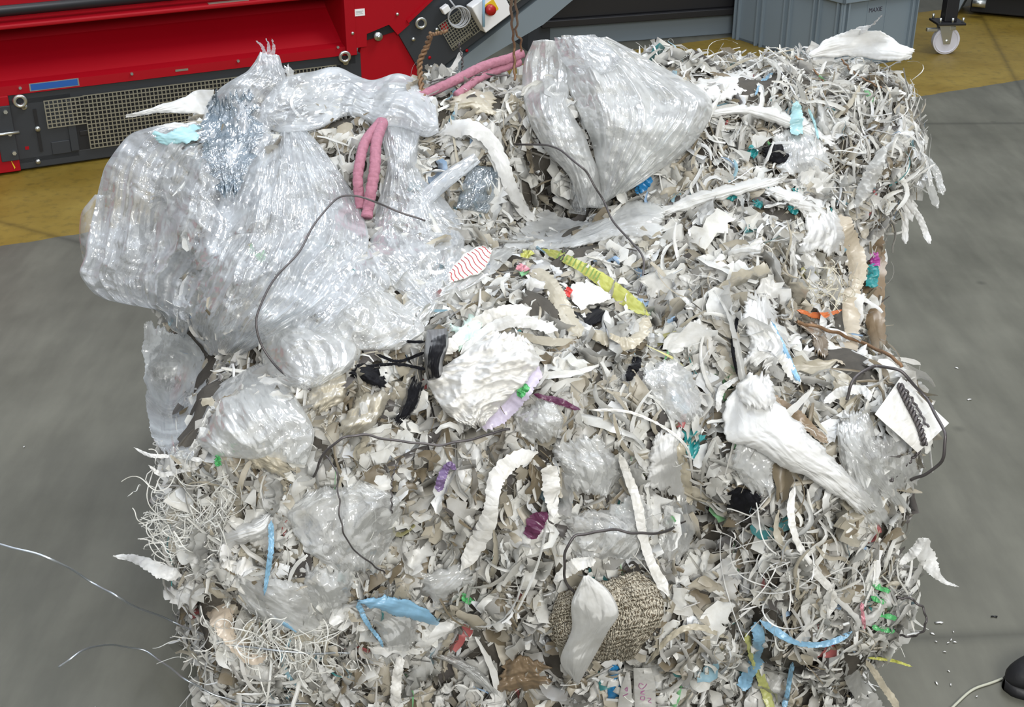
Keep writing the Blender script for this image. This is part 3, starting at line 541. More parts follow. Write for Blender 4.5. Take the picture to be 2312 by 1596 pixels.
loft('milky_film_sheet', 'hanging pale film with holes beside the blue and white strip', 'film sheet', [(1690, 660), (1680, 720), (1690, 780), (1680, 820)], [(1740, 670), (1760, 730), (1790, 790), (1740, 830)], 'white_film', lift=.05, puff=.02, nu=50, nv=70, folds=5, famp=.009, crum=.006, cs=16, seed=27, rag=6)
for i, (L_, R_, m_, lb) in enumerate([
   ([(1905, 930), (1890, 1000), (1940, 1060), (2000, 1130)], [(1960, 925), (1980, 1000), (2010, 1080), (2050, 1150)], 'milky', 'long milky film fold running down beside the white card on the right'),
   ([(1890, 960), (1900, 1060), (1960, 1180)], [(1925, 950), (1960, 1060), (2020, 1190)], 'milky', 'narrow creased film fold left of the long milky fold on the right'),
   ([(1960, 1000), (1980, 1070), (2010, 1120)], [(2050, 960), (2070, 1040), (2080, 1090)], 'milky', 'wide dull film sheet under the white card on the right edge'),
   ([(985, 300), (1020, 275), (1060, 270)], [(990, 330), (1040, 315), (1085, 310)], 'white_film', 'bent pale film end at the top of the long drooping strap'),
   ([(1440, 850), (1480, 900), (1530, 960)], [(1520, 800), (1570, 860), (1590, 940)], 'milky', 'translucent film sheet with a bluish edge right of centre'),
   ([(1480, 980), (1470, 1030), (1455, 1100)], [(1540, 960), (1550, 1040), (1560, 1130)], 'white_film', 'pale pleated film panel below the curved white thread'),
   ([(1270, 1170), (1290, 1200), (1300, 1260)], [(1450, 1120), (1480, 1190), (1430, 1260)], 'milky', 'wide grey film spread out above the small black wire loop'),
   ([(1500, 1130), (1490, 1180), (1480, 1250)], [(1560, 1120), (1570, 1190), (1530, 1280)], 'milky', 'grey film flap hanging into the dark hole on the right front'),
   ([(700, 1110), (650, 1160), (680, 1230), (760, 1290)], [(830, 1090), (900, 1130), (890, 1210), (850, 1290)], 'milky', 'smooth round film bubble behind the thin hanging wire on the left front'),
   ([(600, 1160), (550, 1180), (495, 1210)], [(620, 1165), (600, 1210), (510, 1240)], 'white_film', 'pale leaf-shaped film flap beside the thin tangle on the left'),
   ([(520, 1260), (600, 1300), (700, 1320)], [(560, 1380), (640, 1420), (720, 1440)], 'milky', 'wide creased grey film fan spread over the lower left front'),
   ([(690, 1280), (690, 1330), (720, 1400)], [(800, 1290), (790, 1340), (760, 1400)], 'milky', 'fan of grey film right of the blue sliver on the left front'),
   ([(800, 1370), (850, 1420), (870, 1500)], [(880, 1350), (945, 1410), (920, 1490)], 'milky', 'drooping grey film bunch beside the light blue film, lower left'),
   ([(970, 1480), (1020, 1500), (1100, 1560)], [(1030, 1480), (1090, 1520), (1125, 1570)], 'milky', 'grey film tongue lying below the dark hole in the centre front'),
   ([(930, 1290), (980, 1290), (1040, 1270)], [(990, 1370), (1010, 1350), (1070, 1310)], 'milky', 'dull crumpled film scrap left of the twisted white strip end'),
   ([(1240, 1000), (1260, 1050), (1290, 1110)], [(1350, 980), (1400, 1050), (1370, 1120)], 'milky', 'thin crinkled film patch in the upper centre of the front face'),
   ([(1160, 920), (1170, 960), (1200, 1000)], [(1250, 900), (1270, 940), (1270, 990)], 'milky', 'glassy crinkled film patch right below the lilac strip'),
   ([(980, 560), (960, 640), (900, 700), (860, 770)], [(1180, 560), (1080, 640), (1000, 680), (960, 740)], 'milky', 'long pale film swath sloping from the yellow tape down to the left'),
   ([(1590, 250), (1680, 235), (1780, 255), (1890, 295)], [(1600, 262), (1690, 262), (1780, 290), (1880, 325)], 'white_film', 'long folded pale film band crossing the right mound'),
   ([(1490, 470), (1580, 430), (1680, 410), (1760, 395)], [(1500, 490), (1590, 460), (1690, 435), (1770, 410)], 'white_film', 'long twisted pale film band in front of the right mound'),
   ([(1720, 410), (1790, 430), (1860, 450)], [(1730, 440), (1800, 470), (1880, 495)], 'white_film', 'pale film strap continuing right with a frayed end over the dark gap'),
   ([(1810, 470), (1820, 520), (1800, 560)], [(1890, 480), (1910, 530), (1900, 580)], 'white_film', 'ragged white film cluster at the right step of the bale'),
   ([(1740, 300), (1750, 340), (1760, 400)], [(1830, 290), (1860, 330), (1880, 380)], 'milky', 'crumpled film flap below the pale band on the right mound'),
   ([(1560, 180), (1620, 170), (1700, 150)], [(1580, 230), (1640, 225), (1700, 200)], 'white_film', 'white film fold between the clear bag and the right mound')]):
    loft('film_flap', lb, 'film flap', L_, R_, m_, lift=.03, puff=.022, nu=46, nv=60, folds=5, famp=.007, crum=.006, cs=15, seed=40 + i, rag=4)
so, V = loft('striped_film_scrap', 'white film scrap printed with thin dark red wavy lines', 'film scrap', [(1010, 620), (1030, 590), (1060, 565), (1095, 552)], [(1015, 640), (1060, 625), (1095, 605), (1112, 565)], 'bright_sheet', lift=.055, puff=.015, nu=30, nv=50, folds=2, famp=.004, crum=.003, seed=70, rag=2)
ink_on(V, [[(.05 + .03 * (k % 2), .08 + k * .085), (.3, .10 + k * .085), (.6, .07 + k * .085), (.95, .09 + k * .085)] for k in range(11)], 'ink_red', 'printed_lines', so, .0014)
loft('white_plastic_sheet', 'brightest crumpled white plastic sheet in the middle of the front block', 'plastic sheet', [(1110, 745), (1040, 800), (970, 850), (985, 900), (1020, 945), (1070, 965)], [(1190, 760), (1215, 810), (1200, 850), (1160, 890), (1120, 930), (1090, 960)], 'bright_sheet', lift=.055, puff=.03, nu=70, nv=90, folds=5, famp=.008, crum=.009, cs=20, seed=71, rag=3)
ribbon('lilac_strip', 'pale lilac plastic strip along the right edge of the brightest white sheet', 'plastic strip', [(1215, 825), (1180, 880), (1130, 935), (1080, 958)], .028, 'lilac_film', lift=.05, seed=72)
ribbon('green_scrap', 'bright green plastic bit beside the lilac strip', 'plastic scrap', [(1190, 868), (1170, 895)], .014, 'green_film', lift=.06, n=16, seed=73)
ribbon('white_strip', 'straight white plastic strip above the brightest white sheet, behind the black knot', 'plastic strip', [(1000, 800), (1050, 750), (1110, 712), (1200, 695)], .022, 'bright_sheet', lift=.055, seed=74)
ribbon('white_strip', 'second white plastic strip arching just above the brightest white sheet', 'plastic strip', [(1040, 800), (1110, 740), (1180, 725), (1260, 745)], .020, 'white_film', lift=.05, seed=75)
loft('mint_film_scrap', 'pale mint green film fringe right behind the black knot', 'film scrap', [(1010, 735), (1030, 760), (1020, 790)], [(1080, 710), (1090, 745), (1070, 770)], 'mint_film', lift=.045, puff=.01, nu=24, nv=30, folds=5, famp=.006, crum=.004, seed=76, rag=7)
loft('lilac_film_scrap', 'small white film scrap with a red tip left of the yellow tape', 'film scrap', [(1290, 640), (1290, 670), (1310, 700)], [(1330, 635), (1370, 660), (1380, 675)], 'bright_sheet', lift=.05, puff=.01, nu=30, nv=30, folds=2, famp=.004, crum=.003, seed=77, rag=2)
ribbon('red_scrap', 'tiny bright red plastic bit left of the small white scrap under the yellow tape', 'plastic scrap', [(1287, 650), (1278, 668)], .012, 'red_film', lift=.065, n=12, seed=78)
# yellow tape with printing
yt = ribbon('yellow_tape', 'yellow printed plastic tape lying diagonally across the middle of the bale', 'tape', [(1225, 562), (1290, 590), (1350, 625), (1410, 672), (1465, 712)], [.014, .018, .024, .026, .016], 'yellow_film', lift=.055, curl=.1, n=80, rag=.03, seed=80)
Yp = cr_spline([(1262, 574), (1290, 588), (1330, 612), (1350, 625)], 11)
vv = []; ff = []
for k, (x, y) in enumerate(Yp):
    q = P3([x - 5, x + 5], [y + 9, y - 9], .064); pl = np.array(yt.location); bq = len(vv); T_ = (q[1] - q[0]); sd = np.cross(T_, [0, 0, 1]); sd = sd / np.linalg.norm(sd) * .0013
    vv += [q[0] - sd - pl, q[0] + sd - pl, q[1] + sd - pl, q[1] - sd - pl]; ff.append((bq, bq + 1, bq + 2, bq + 3))
mesh_obj('printed_marks', vv, ff, M['ink_green'], yt)
ribbon('yellow_scrap', 'small bright yellow film corner left of the yellow tape end', 'plastic scrap', [(1178, 570), (1200, 576)], .018, 'yellow_film', lift=.05, n=12, seed=81)
ribbon('red_printed_scrap', 'small red printed film scrap below the yellow film corner', 'plastic scrap', [(1168, 600), (1190, 610)], .016, 'pink_film', lift=.05, n=12, seed=82)
ribbon('grey_strip', 'dull beige plastic strip crossing under the yellow tape from top left', 'plastic strip', [(1190, 590), (1240, 640), (1270, 690), (1310, 760)], .028, 'beige_film', lift=.05, seed=83)
ribbon('beige_strip', 'beige plastic strip hanging from the yellow tape end', 'plastic strip', [(1465, 715), (1440, 760), (1400, 775), (1330, 745)], .022, 'beige_film', lift=.045, seed=84)
# drooping strap and other single strips
RB = [
 ('film_strap', 'long thick pale film strap drooping down the centre hollow', 'film strap', [(1000, 300), (1060, 285), (1110, 320), (1140, 390), (1165, 450), (1205, 495), (1240, 500)], [.036, .034, .03, .028, .026, .022, .014], 'white_film', [.06, .09, .08, .07, .06, .05, .04], 0),
 ('white_strip', 'crinkled bright white strip hanging in an S down the centre front', 'plastic strip', [(1215, 1020), (1160, 1040), (1120, 1080), (1110, 1130), (1100, 1180), (1070, 1240), (1040, 1290)], [.018, .026, .028, .022, .03, .028, .016], 'bright_sheet', [.04, .06, .06, .06, .06, .05, .05], 0),
 ('white_strip', 'short crinkled white strip right of the S-shaped strip', 'plastic strip', [(1240, 1050), (1245, 1100), (1250, 1170)], [.026, .03, .01], 'bright_sheet', .05, 0),
 ('white_ribbon', 'long straight white ribbon running down to the knitted cloth', 'ribbon', [(1398, 1022), (1412, 1060), (1440, 1140), (1455, 1220), (1475, 1280), (1510, 1345)], [.010, .014, .016, .015, .016, .020], 'bright_sheet', .065, 0),
 ('white_thread', 'thin curved white thread right of centre', 'thread', [(1330, 925), (1420, 930), (1500, 965), (1550, 1010), (1565, 1080)], .0045, 'bright_sheet', .05, 0),
 ('white_ribbon', 'curved white ribbon on the right front, beside the dark bag', 'ribbon', [(1795, 1090), (1785, 1150), (1800, 1220), (1840, 1290), (1880, 1340), (1870, 1395)], [.008, .012, .010, .014, .012, .016], 'bright_sheet', .05, 0),
 ('blue_white_strip', 'blue and white striped strip on the right block top', 'plastic strip', [(1732, 720), (1755, 770), (1780, 830), (1808, 868)], [.008, .016, .018, .010], 'bright_sheet', .065, 0),
 ('blue_strip', 'light blue strip lying along the white one on the right block top', 'plastic strip', [(1742, 725), (1765, 775), (1790, 830), (1806, 862)], [.004, .008, .008, .008], 'pale_blue', .071, 0),
 ('blue_strip', 'light blue sliver over the lower left front of the bale', 'plastic strip', [(612, 1175), (612, 1230), (605, 1290), (596, 1345)], [.008, .009, .008, .004], 'pale_blue', .06, 0),
 ('blue_strip', 'thin pale blue strip hanging from the light blue film, lower left', 'plastic strip', [(808, 1360), (825, 1400), (855, 1440), (865, 1462)], [.010, .008, .006, .004], 'pale_blue', .055, 0),
 ('blue_ribbon', 'light blue ribbon curving across the lower right front', 'ribbon', [(1715, 1400), (1760, 1430), (1800, 1450), (1850, 1455), (1890, 1445), (1925, 1425)], [.010, .014, .010, .010, .010, .008], 'pale_blue', .055, 0),
 ('blue_rag', 'twisted light blue film rag hanging down the lower right front', 'film strip', [(1705, 1405), (1715, 1450), (1705, 1490), (1685, 1530), (1680, 1560)], [.018, .020, .026, .022, .026], 'pale_blue', .05, 0),
 ('blue_strip', 'pale blue strip hanging below the light blue ribbon', 'plastic strip', [(1790, 1495), (1780, 1550), (1770, 1600)], [.008, .008, .010], 'pale_blue', .045, 0),
 ('olive_strap', 'yellow-green plastic strap hanging at the lower right front', 'strap', [(1685, 1430), (1700, 1480), (1722, 1540), (1745, 1610)], [.012, .014, .016, .018], 'olive_strip', .05, 0),
 ('cyan_strip', 'pale cyan plastic strip hanging on the right mound', 'plastic strip', [(1800, 228), (1798, 270), (1800, 305)], [.014, .026, .022], 'cyan_film', .06, 0),
 ('cyan_strip', 'thin pale cyan sliver right of the cyan strip on the mound', 'plastic strip', [(1825, 245), (1840, 280), (1848, 315)], .005, 'cyan_film', .05, 0),
 ('blue_strip', 'thin blue film strip near the top of the right mound', 'plastic strip', [(1745, 165), (1720, 185), (1705, 215)], [.010, .008, .004], 'pale_blue', .05, 0),
 ('grey_strip', 'dull grey film blade hanging off the right mound', 'plastic strip', [(1995, 330), (1975, 380), (1950, 430), (1930, 470)], [.018, .028, .028, .012], 'grey_film', .06, 0),
 ('board_strip', 'long tan board strip hanging down the right side of the bale', 'strip', [(1895, 485), (1915, 540), (1935, 600), (1930, 660)], [.034, .042, .036, .020], 'tan_board', .04, 0),
 ('board_strip', 'wider tan board strip under the long one on the right side', 'strip', [(1930, 640), (1915, 700), (1905, 760), (1900, 820)], [.024, .046, .050, .050], 'tan_board', .035, 0),
 ('magenta_scrap', 'small magenta film scrap at the right edge of the bale', 'plastic scrap', [(1972, 570), (1978, 600)], .018, 'magenta_film', .05, 0),
 ('teal_scrap', 'dark teal film piece below the magenta scrap, right edge', 'plastic scrap', [(1972, 595), (1968, 650)], .022, 'teal_film', .045, 0),
 ('dark_strip', 'dark brown strip along the right edge', 'plastic strip', [(1960, 480), (1968, 580), (1975, 700), (1985, 800)], [.04, .05, .04, .02], 'brown_film', .01, 0),
 ('purple_strip', 'purple film strip bent over on the centre front', 'plastic strip', [(990, 1110), (1000, 1070), (1015, 1050), (1030, 1060)], [.014, .014, .012, .008], 'purple_film', .055, 0),
 ('purple_scrap', 'dark purple film scrap left of the grey film in the centre front', 'plastic scrap', [(1235, 1155), (1210, 1180), (1195, 1215)], [.012, .03, .022], 'maroon_film', .045, 0),
 ('maroon_strip', 'narrow dark maroon strip under the brightest white sheet', 'plastic strip', [(1205, 890), (1260, 905), (1310, 925)], [.006, .012, .006], 'maroon_film', .04, 0),
 ('green_scrap', 'small vivid green bit in the centre front', 'plastic scrap', [(1045, 1345), (1065, 1360)], .014, 'green_film', .05, 0),
 ('green_scrap', 'small dark green bit at the upper left of the front face', 'plastic scrap', [(490, 1032), (494, 1052)], .010, 'green_film', .05, 0),
 ('dark_strip', 'short dark film strip bent over right of centre', 'plastic strip', [(1440, 805), (1432, 830), (1415, 860)], [.014, .018, .01], 'black_film', .05, 0),
 ('black_strap', 'thin black strap hanging on the right block beside the holed film', 'strap', [(1672, 690), (1660, 740), (1655, 790), (1665, 850)], [.004, .007, .006, .004], 'black_film', .06, 0),
 ('peach_strip', 'long peach film strip along the left front corner', 'film strip', [(455, 1360), (495, 1385), (520, 1440), (570, 1485), (608, 1478)], [.012, .045, .022, .026, .006], 'peach_film', .045, 0),
 ('beige_strip', 'beige plastic blade hanging below the pleated film panel', 'plastic strip', [(1535, 1000), (1545, 1060), (1560, 1140)], [.012, .02, .012], 'beige_film', .05, 0),
 ('tan_strip', 'tan bent strip arching below the knitted cloth, right', 'plastic strip', [(1460, 1500), (1510, 1440), (1570, 1415), (1660, 1440)], [.008, .010, .010, .014], 'beige_film', .045, 0),
 ('brown_strip', 'brownish folded strip in front of the largest pale sheet', 'plastic strip', [(1740, 890), (1800, 940), (1870, 1000)], [.012, .020, .012], 'brown_film', .045, 0),
 ('white_strip', 'white strip bent round beside the black loop on the right', 'plastic strip', [(1860, 910), (1900, 885), (1950, 880), (1965, 905)], [.010, .016, .016, .010], 'white_film', .06, 0),
 ('white_strip', 'white curved strip with a dark underside left of the pale sheet knot', 'plastic strip', [(1670, 850), (1630, 880), (1620, 930)], [.006, .012, .008], 'white_film', .05, 0),
 ('white_strip', 'broad white strip hanging at the lower left front, forked', 'plastic strip', [(905, 1480), (895, 1540), (890, 1600)], [.014, .018, .018], 'bright_sheet', .05, 0),
 ('white_strip', 'pale forked strip at the lower left front corner', 'plastic strip', [(720, 1500), (745, 1540), (790, 1600)], [.01, .014, .014], 'white_film', .05, 0),
 ('white_strip', 'small bright white block of folded sheet on the left front', 'plastic strip', [(500, 1268), (540, 1275), (570, 1290)], [.014, .03, .026], 'bright_sheet', .05, 0),
 ('white_strip', 'white folded strip touching the small black wire loop', 'plastic strip', [(1250, 1310), (1300, 1275), (1345, 1265)], [.012, .024, .014], 'bright_sheet', .05, 0),
 ('beige_strip', 'beige diagonal strip at the bottom right over the floor', 'plastic strip', [(1955, 1490), (1990, 1540), (2030, 1600)], [.008, .014, .014], 'beige_film', .02, 0),
 ('grey_strip', 'grey film tongue hanging to the floor at the bottom right', 'film strip', [(1910, 1500), (1940, 1550), (1985, 1620)], [.02, .04, .04], 'grey_film', .02, 0),
 ('yellow_strip', 'thin yellow-green strip pointing right over the floor', 'plastic strip', [(1960, 1485), (2010, 1490), (2060, 1505)], [.004, .006, .003], 'yellow_film', .02, 0),
 ('deep_blue_scrap', 'deep blue film scrap below the largest clear bag', 'plastic scrap', [(1470, 400), (1450, 420), (1435, 435)], [.014, .022, .012], 'deep_blue', .04, 0),
 ('dark_blue_scrap', 'dark blue film bunch beside the folded card at the bottom', 'plastic scrap', [(1390, 1500), (1385, 1550), (1390, 1600)], [.016, .02, .022], 'deep_blue', .03, 0),
 ('blue_scrap', 'blue film patch in the dirty area left of the white sheet', 'plastic scrap', [(850, 895), (820, 940), (790, 970)], [.012, .024, .01], 'pale_blue', .03, 0),
 ('blue_scrap', 'bluish film sliver at the edge of the translucent film right of centre', 'plastic scrap', [(1520, 890), (1555, 930)], .016, 'pale_blue', .04, 0),
 ('teal_scrap', 'dark teal film patch below the curved white thread', 'plastic scrap', [(1545, 990), (1580, 1010)], .04, 'teal_film', .02, 0),
 ('teal_scrap', 'bright teal film bit in the hollow of the right mound', 'plastic scrap', [(1690, 335), (1710, 350)], .018, 'teal_film', .04, 0),
 ('red_scrap', 'small red strip on the right front beside the green slivers', 'plastic scrap', [(1945, 1360), (1952, 1420)], .006, 'pink_film', .05, 0),
 ('orange_scrap', 'orange and white strip on the right block near the tan board', 'plastic scrap', [(1800, 700), (1850, 712), (1900, 700)], [.006, .012, .006], 'orange_film', .05, 0),
 ('grey_film_flag', 'pointed white film wisp flying out at the lower right edge', 'film strip', [(2080, 1215), (2100, 1275), (2130, 1310), (2165, 1325)], [.03, .03, .01, .002], 'white_film', .03, 0),
 ('white_strip', 'white film fold at the right edge above the pointed wisp', 'film strip', [(2085, 1215), (2060, 1250), (2030, 1275)], [.012, .018, .006], 'white_film', .04, 0),
 ('film_wisp', 'frayed pale film tail sticking out left at the lower left edge', 'film strip', [(255, 1255), (310, 1262), (370, 1290), (410, 1300)], [.005, .016, .026, .018], 'white_film', [.02, .03, .03, .02], 0),
 ('film_wisp', 'long thin pale film wisp pointing left at the corner of the milky bag', 'film strip', [(302, 1010), (340, 1028), (400, 1030), (460, 1040)], [.003, .007, .006, .008], 'white_film', .03, 0),
 ('film_wisp', 'forked pale film wisp just under the long thin wisp, left edge', 'film strip', [(335, 1050), (365, 1070), (410, 1062), (450, 1055)], [.003, .010, .008, .008], 'white_film', .03, 0),
]
for i, (nm, lb, ct, pts, wd, mt, lf, tw) in enumerate(RB): ribbon(nm, lb, ct, pts, wd, mt, lf, tw, seed=100 + i, n=60 if len(pts) > 3 else 40)
for i, pts in enumerate([[(2040, 290), (2085, 360), (2100, 420), (2118, 470)], [(2020, 400), (2040, 470), (2045, 550)], [(2035, 430), (2075, 490), (2100, 550)], [(2060, 330), (2110, 380), (2130, 440)], [(2030, 250), (2070, 290), (2085, 330)], [(1990, 400), (2030, 440), (2060, 500)]]):
    ribbon('hanging_film_strip', ['long curving film strip hanging off the right mound, the lowest-reaching inner one', 'straight film strip hanging down beside the tan board at the mound', 'film strip hanging slanted with its end above the bare floor', 'outermost lacy film strip hanging off the right mound', 'short film strip at the upper right shoulder of the mound', 'slanted film strip nearest the tan board, under the mound'][i], 'film strip', pts, [.008, .014, .016] if i in (0, 3) else [.007, .012, .013], 'milky' if i in (0, 3) else 'white_film', [.02, .03, .04], seed=180 + i, n=46, group='strips hanging off the right mound')
for i, pts in enumerate([[(1970, 1320), (2010, 1335)], [(1968, 1350), (2000, 1360)], [(1975, 1385), (2025, 1395)], [(1970, 1415), (2020, 1425)]]):
    ribbon('green_sliver', 'bright green plastic sliver at the right front edge, ' + ['topmost', 'second from the top', 'third from the top', 'lowest'][i] + ' of four', 'plastic scrap', pts, .009, 'green_film', .05, n=16, seed=190 + i, group='green slivers on the right front')
for i, (x, y) in enumerate([(1640, 440), (1720, 425), (1780, 470), (1790, 430), (1700, 455), (1860, 470), (1830, 500)]):
    ribbon('teal_scrap', 'small teal film bit peeping out between the pale bands before the right mound', 'plastic scrap', [(x, y), (x + 22, y + 8)], .014, 'teal_film', .03, n=12, seed=200 + i, group='teal bits before the right mound')
loft('light_blue_film', 'light blue torn film spread out at the lower left front', 'film sheet', [(810, 1352), (900, 1350), (960, 1372)], [(815, 1362), (880, 1385), (1000, 1418)], 'pale_blue', lift=.05, puff=.01, nu=24, nv=50, folds=2, famp=.004, crum=.004, seed=210, rag=4)
loft('light_blue_film', 'small light blue film patch low on the left front', 'film sheet', [(622, 1392), (650, 1405)], [(640, 1415), (672, 1430)], 'pale_blue', lift=.045, puff=.006, nu=16, nv=20, folds=1, famp=.003, crum=.003, seed=211, rag=3)
for i, (L_, R_, lb) in enumerate([
  ([(730, 800), (700, 860), (690, 920)], [(810, 820), (790, 880), (740, 930)], 'dirty tan film bunch left of the black rags'),
  ([(820, 880), (790, 930), (760, 970)], [(880, 890), (850, 950), (800, 990)], 'tan stained film roll below the black rags'),
  ([(1790, 720), (1830, 760), (1840, 800)], [(1850, 730), (1870, 770), (1865, 810)], 'brown film bunch beside the tan board'),
  ([(560, 1000), (590, 1010), (640, 1030)], [(570, 1060), (610, 1070), (650, 1080)], 'cream crumpled film ball under the milky bag'),
  ([(1020, 210), (1060, 200), (1110, 210)], [(1010, 250), (1060, 250), (1120, 260)], 'pale crumpled film patch under the pink ropes'),
  ([(1140, 1490), (1180, 1480), (1230, 1500)], [(1120, 1560), (1180, 1560), (1240, 1550)], 'brown film bunch at the bottom beside the dark hole')]):
    loft('tan_film_bunch', lb, 'film bunch', L_, R_, 'beige_film' if i in (0, 1, 3, 4) else 'brown_film', lift=.03, puff=.03, nu=40, nv=44, folds=6, famp=.009, crum=.010, cs=22, seed=220 + i, rag=4)
bk = loft('black_film_knot', 'knotted upright black film rag left of the brightest white sheet', 'film rag', [(965, 745), (958, 790), (960, 830), (965, 858)], [(1010, 742), (1012, 780), (1000, 820), (1000, 860)], 'black_film', lift=.065, puff=.03, back=.01, nu=36, nv=60, folds=5, famp=.006, crum=.004, cs=18, seed=230)
for i, (L_, R_, lb) in enumerate([([(780, 825), (830, 820), (870, 840)], [(790, 850), (840, 870), (870, 880)], 'flat black film rag left of the black knot'), ([(930, 850), (910, 900), (890, 950)], [(960, 870), (940, 920), (905, 960)], 'black crumpled film running down below the black knot'),
    ([(1285, 700), (1320, 705), (1350, 690)], [(1295, 735), (1330, 740), (1375, 715)], 'black film hole edge under the yellow tape'), ([(1640, 1110), (1680, 1100), (1715, 1120)], [(1645, 1150), (1690, 1165), (1715, 1160)], 'dark navy black bag deep in the right front'),
    ([(1720, 330), (1760, 325), (1790, 340)], [(1725, 360), (1760, 370), (1790, 365)], 'glossy black film patch in the hollow of the right mound'), ([(380, 700), (400, 730), (430, 745)], [(420, 690), (440, 720), (450, 740)], 'black film showing under the left clear bag')]):
    loft('black_film_rag', lb, 'film rag', L_, R_, 'black_film', lift=.035, puff=.015, nu=36, nv=36, folds=4, famp=.006, crum=.008, cs=22, seed=240 + i, rag=3)
for i, pts in enumerate([[(965, 772), (900, 770), (835, 762), (795, 758)], [(960, 795), (900, 815), (850, 800)], [(965, 835), (900, 822), (830, 826)]]):
    ribbon('black_film_string', 'thin black film string running left from the black knot, ' + ['upper', 'middle', 'lower'][i] + ' of three', 'string', pts, .005, 'black_film', .055, n=40, seed=250 + i, group='black strings of the knot')
# knitted cloth with its film leaf
def knit_mat():
    m, nt, o = nmat('coarse_knit'); b = N(nt, 'ShaderNodeBsdfPrincipled'); nt.links.new(b.outputs[0], o.inputs[0]); b.inputs['Roughness'].default_value = .9; b.inputs['Specular IOR Level'].default_value = .1
    t = N(nt, 'ShaderNodeTexCoord'); w1 = N(nt, 'ShaderNodeTexWave'); w1.inputs['Scale'].default_value = 62; w1.inputs['Distortion'].default_value = 11; w1.inputs['Detail'].default_value = 2; w1.inputs['Detail Scale'].default_value = 2
    w2 = N(nt, 'ShaderNodeTexWave', bands_direction='Y'); w2.inputs['Scale'].default_value = 40; w2.inputs['Distortion'].default_value = 9.0
    for w_ in (w1, w2): nt.links.new(t.outputs['UV'], w_.inputs['Vector'])
    mu = N(nt, 'ShaderNodeMath', operation='MULTIPLY_ADD'); mu.inputs[1].default_value = .6; nt.links.new(w1.outputs['Fac'], mu.inputs[0])
    m2 = N(nt, 'ShaderNodeMath', operation='MULTIPLY'); m2.inputs[1].default_value = .4; nt.links.new(w2.outputs['Fac'], m2.inputs[0]); nt.links.new(m2.outputs[0], mu.inputs[2])
    r = N(nt, 'ShaderNodeValToRGB'); r.color_ramp.elements[0].position = .15; r.color_ramp.elements[0].color = (.14, .11, .075, 1); r.color_ramp.elements[1].position = .55; r.color_ramp.elements[1].color = (.56, .51, .41, 1); nt.links.new(mu.outputs[0], r.inputs[0]); nt.links.new(r.outputs[0], b.inputs['Base Color'])
    bp = N(nt, 'ShaderNodeBump'); bp.inputs['Strength'].default_value = .9; bp.inputs['Distance'].default_value = .006; nt.links.new(mu.outputs[0], bp.inputs['Height']); nt.links.new(bp.outputs[0], b.inputs['Normal']); return m
M['knit'] = knit_mat()
loft('knitted_cloth', 'coarse beige knitted cloth lump on the lower centre front', 'cloth', [(1260, 1340), (1240, 1390), (1245, 1440), (1290, 1490)], [(1440, 1285), (1490, 1330), (1490, 1400), (1430, 1490)], 'knit', lift=.045, puff=.045, back=.01, nu=80, nv=70, folds=3, famp=.010, crum=.008, cs=14, seed=260, rag=2)
loft('film_leaf', 'leaf-shaped pale film piece lying over the beige knitted cloth', 'film sheet', [(1318, 1300), (1290, 1360), (1290, 1420), (1265, 1490), (1295, 1535)], [(1330, 1298), (1375, 1335), (1397, 1385), (1370, 1430), (1305, 1548)], 'white_film', lift=.105, puff=.015, nu=40, nv=80, folds=3, famp=.005, crum=.004, cs=12, seed=261)
# white card with printed bars, handwritten slips
so, V = loft('white_card', 'square white card sticking out at the right edge with black twisted wire over it', 'card', [(2035, 850), (2090, 905), (2143, 955)], [(1975, 935), (2020, 975), (2072, 1022)], 'bright_sheet', lift=.085, puff=.004, nu=24, nv=24, folds=1, famp=.001, crum=.001, seed=262)
so, V = loft('handwritten_slip', 'white paper slip with handwriting at the bottom edge, right of centre', 'paper slip', [(1430, 1508), (1432, 1560), (1434, 1615)], [(1470, 1508), (1480, 1550), (1480, 1615)], 'bright_sheet', lift=.055, puff=.004, nu=24, nv=50, folds=1, famp=.001, crum=.001, seed=263)
lt = [[(.45, .38), (.30, .34), (.22, .40), (.35, .46), (.50, .42), (.62, .36)], [(.30, .52), (.48, .50), (.30, .55), (.48, .58)], [(.32, .62), (.28, .67), (.44, .69), (.48, .63), (.32, .62)], [(.62, .66), (.78, .68), (.66, .73), (.80, .76)]]
ink_on(V, lt, 'ink_purple', 'handwriting', so, .0012)
so, V = loft('handwritten_slip', 'narrower white paper slip with a purple mark, left of the other slip', 'paper slip', [(1414, 1518), (1400, 1560), (1392, 1615)], [(1422, 1518), (1426, 1560), (1428, 1615)], 'bright_sheet', lift=.05, puff=.003, nu=20, nv=40, folds=1, famp=.001, crum=.001, seed=264)
ink_on(V, [[(.4, .42), (.6, .38), (.6, .46), (.4, .42)], [(.3, .58), (.7, .52)]], 'ink_purple', 'handwriting', so, .0014)
# ropes
def rope(name, label, pts, lift, r=.0095, n=260):
    Pp = cr_spline(pts, n); s = np.linspace(0, 1, n); C_ = P3(Pp[:, 0], Pp[:, 1], np.interp(s, np.linspace(0, 1, len(lift)), lift)); ln = np.linalg.norm(np.diff(C_, axis=0), axis=1).sum(); m = 20; a = np.arange(m) * 2 * np.pi / m
    h = np.outer(s * ln / .024 * 2 * np.pi, np.ones(m)); rr = r * (.82 + .22 * np.maximum(np.abs(np.sin((h + 2 * a[None]) / 2)), np.abs(np.sin((h - 2 * a[None]) / 2 + .8))))
    V, Fc = tube_geo(C_, rr, m); return tag(mesh_obj(name, V, Fc, M['rope']), label, 'rope', 'pink ropes around the bale')
rope('pink_rope', 'faded pink braided rope, upper strand running up to the tall clear lobe', [(915, 232), (960, 212), (1020, 185), (1090, 150), (1150, 132), (1180, 120)], [.055, .07, .08, .08, .07, .05])
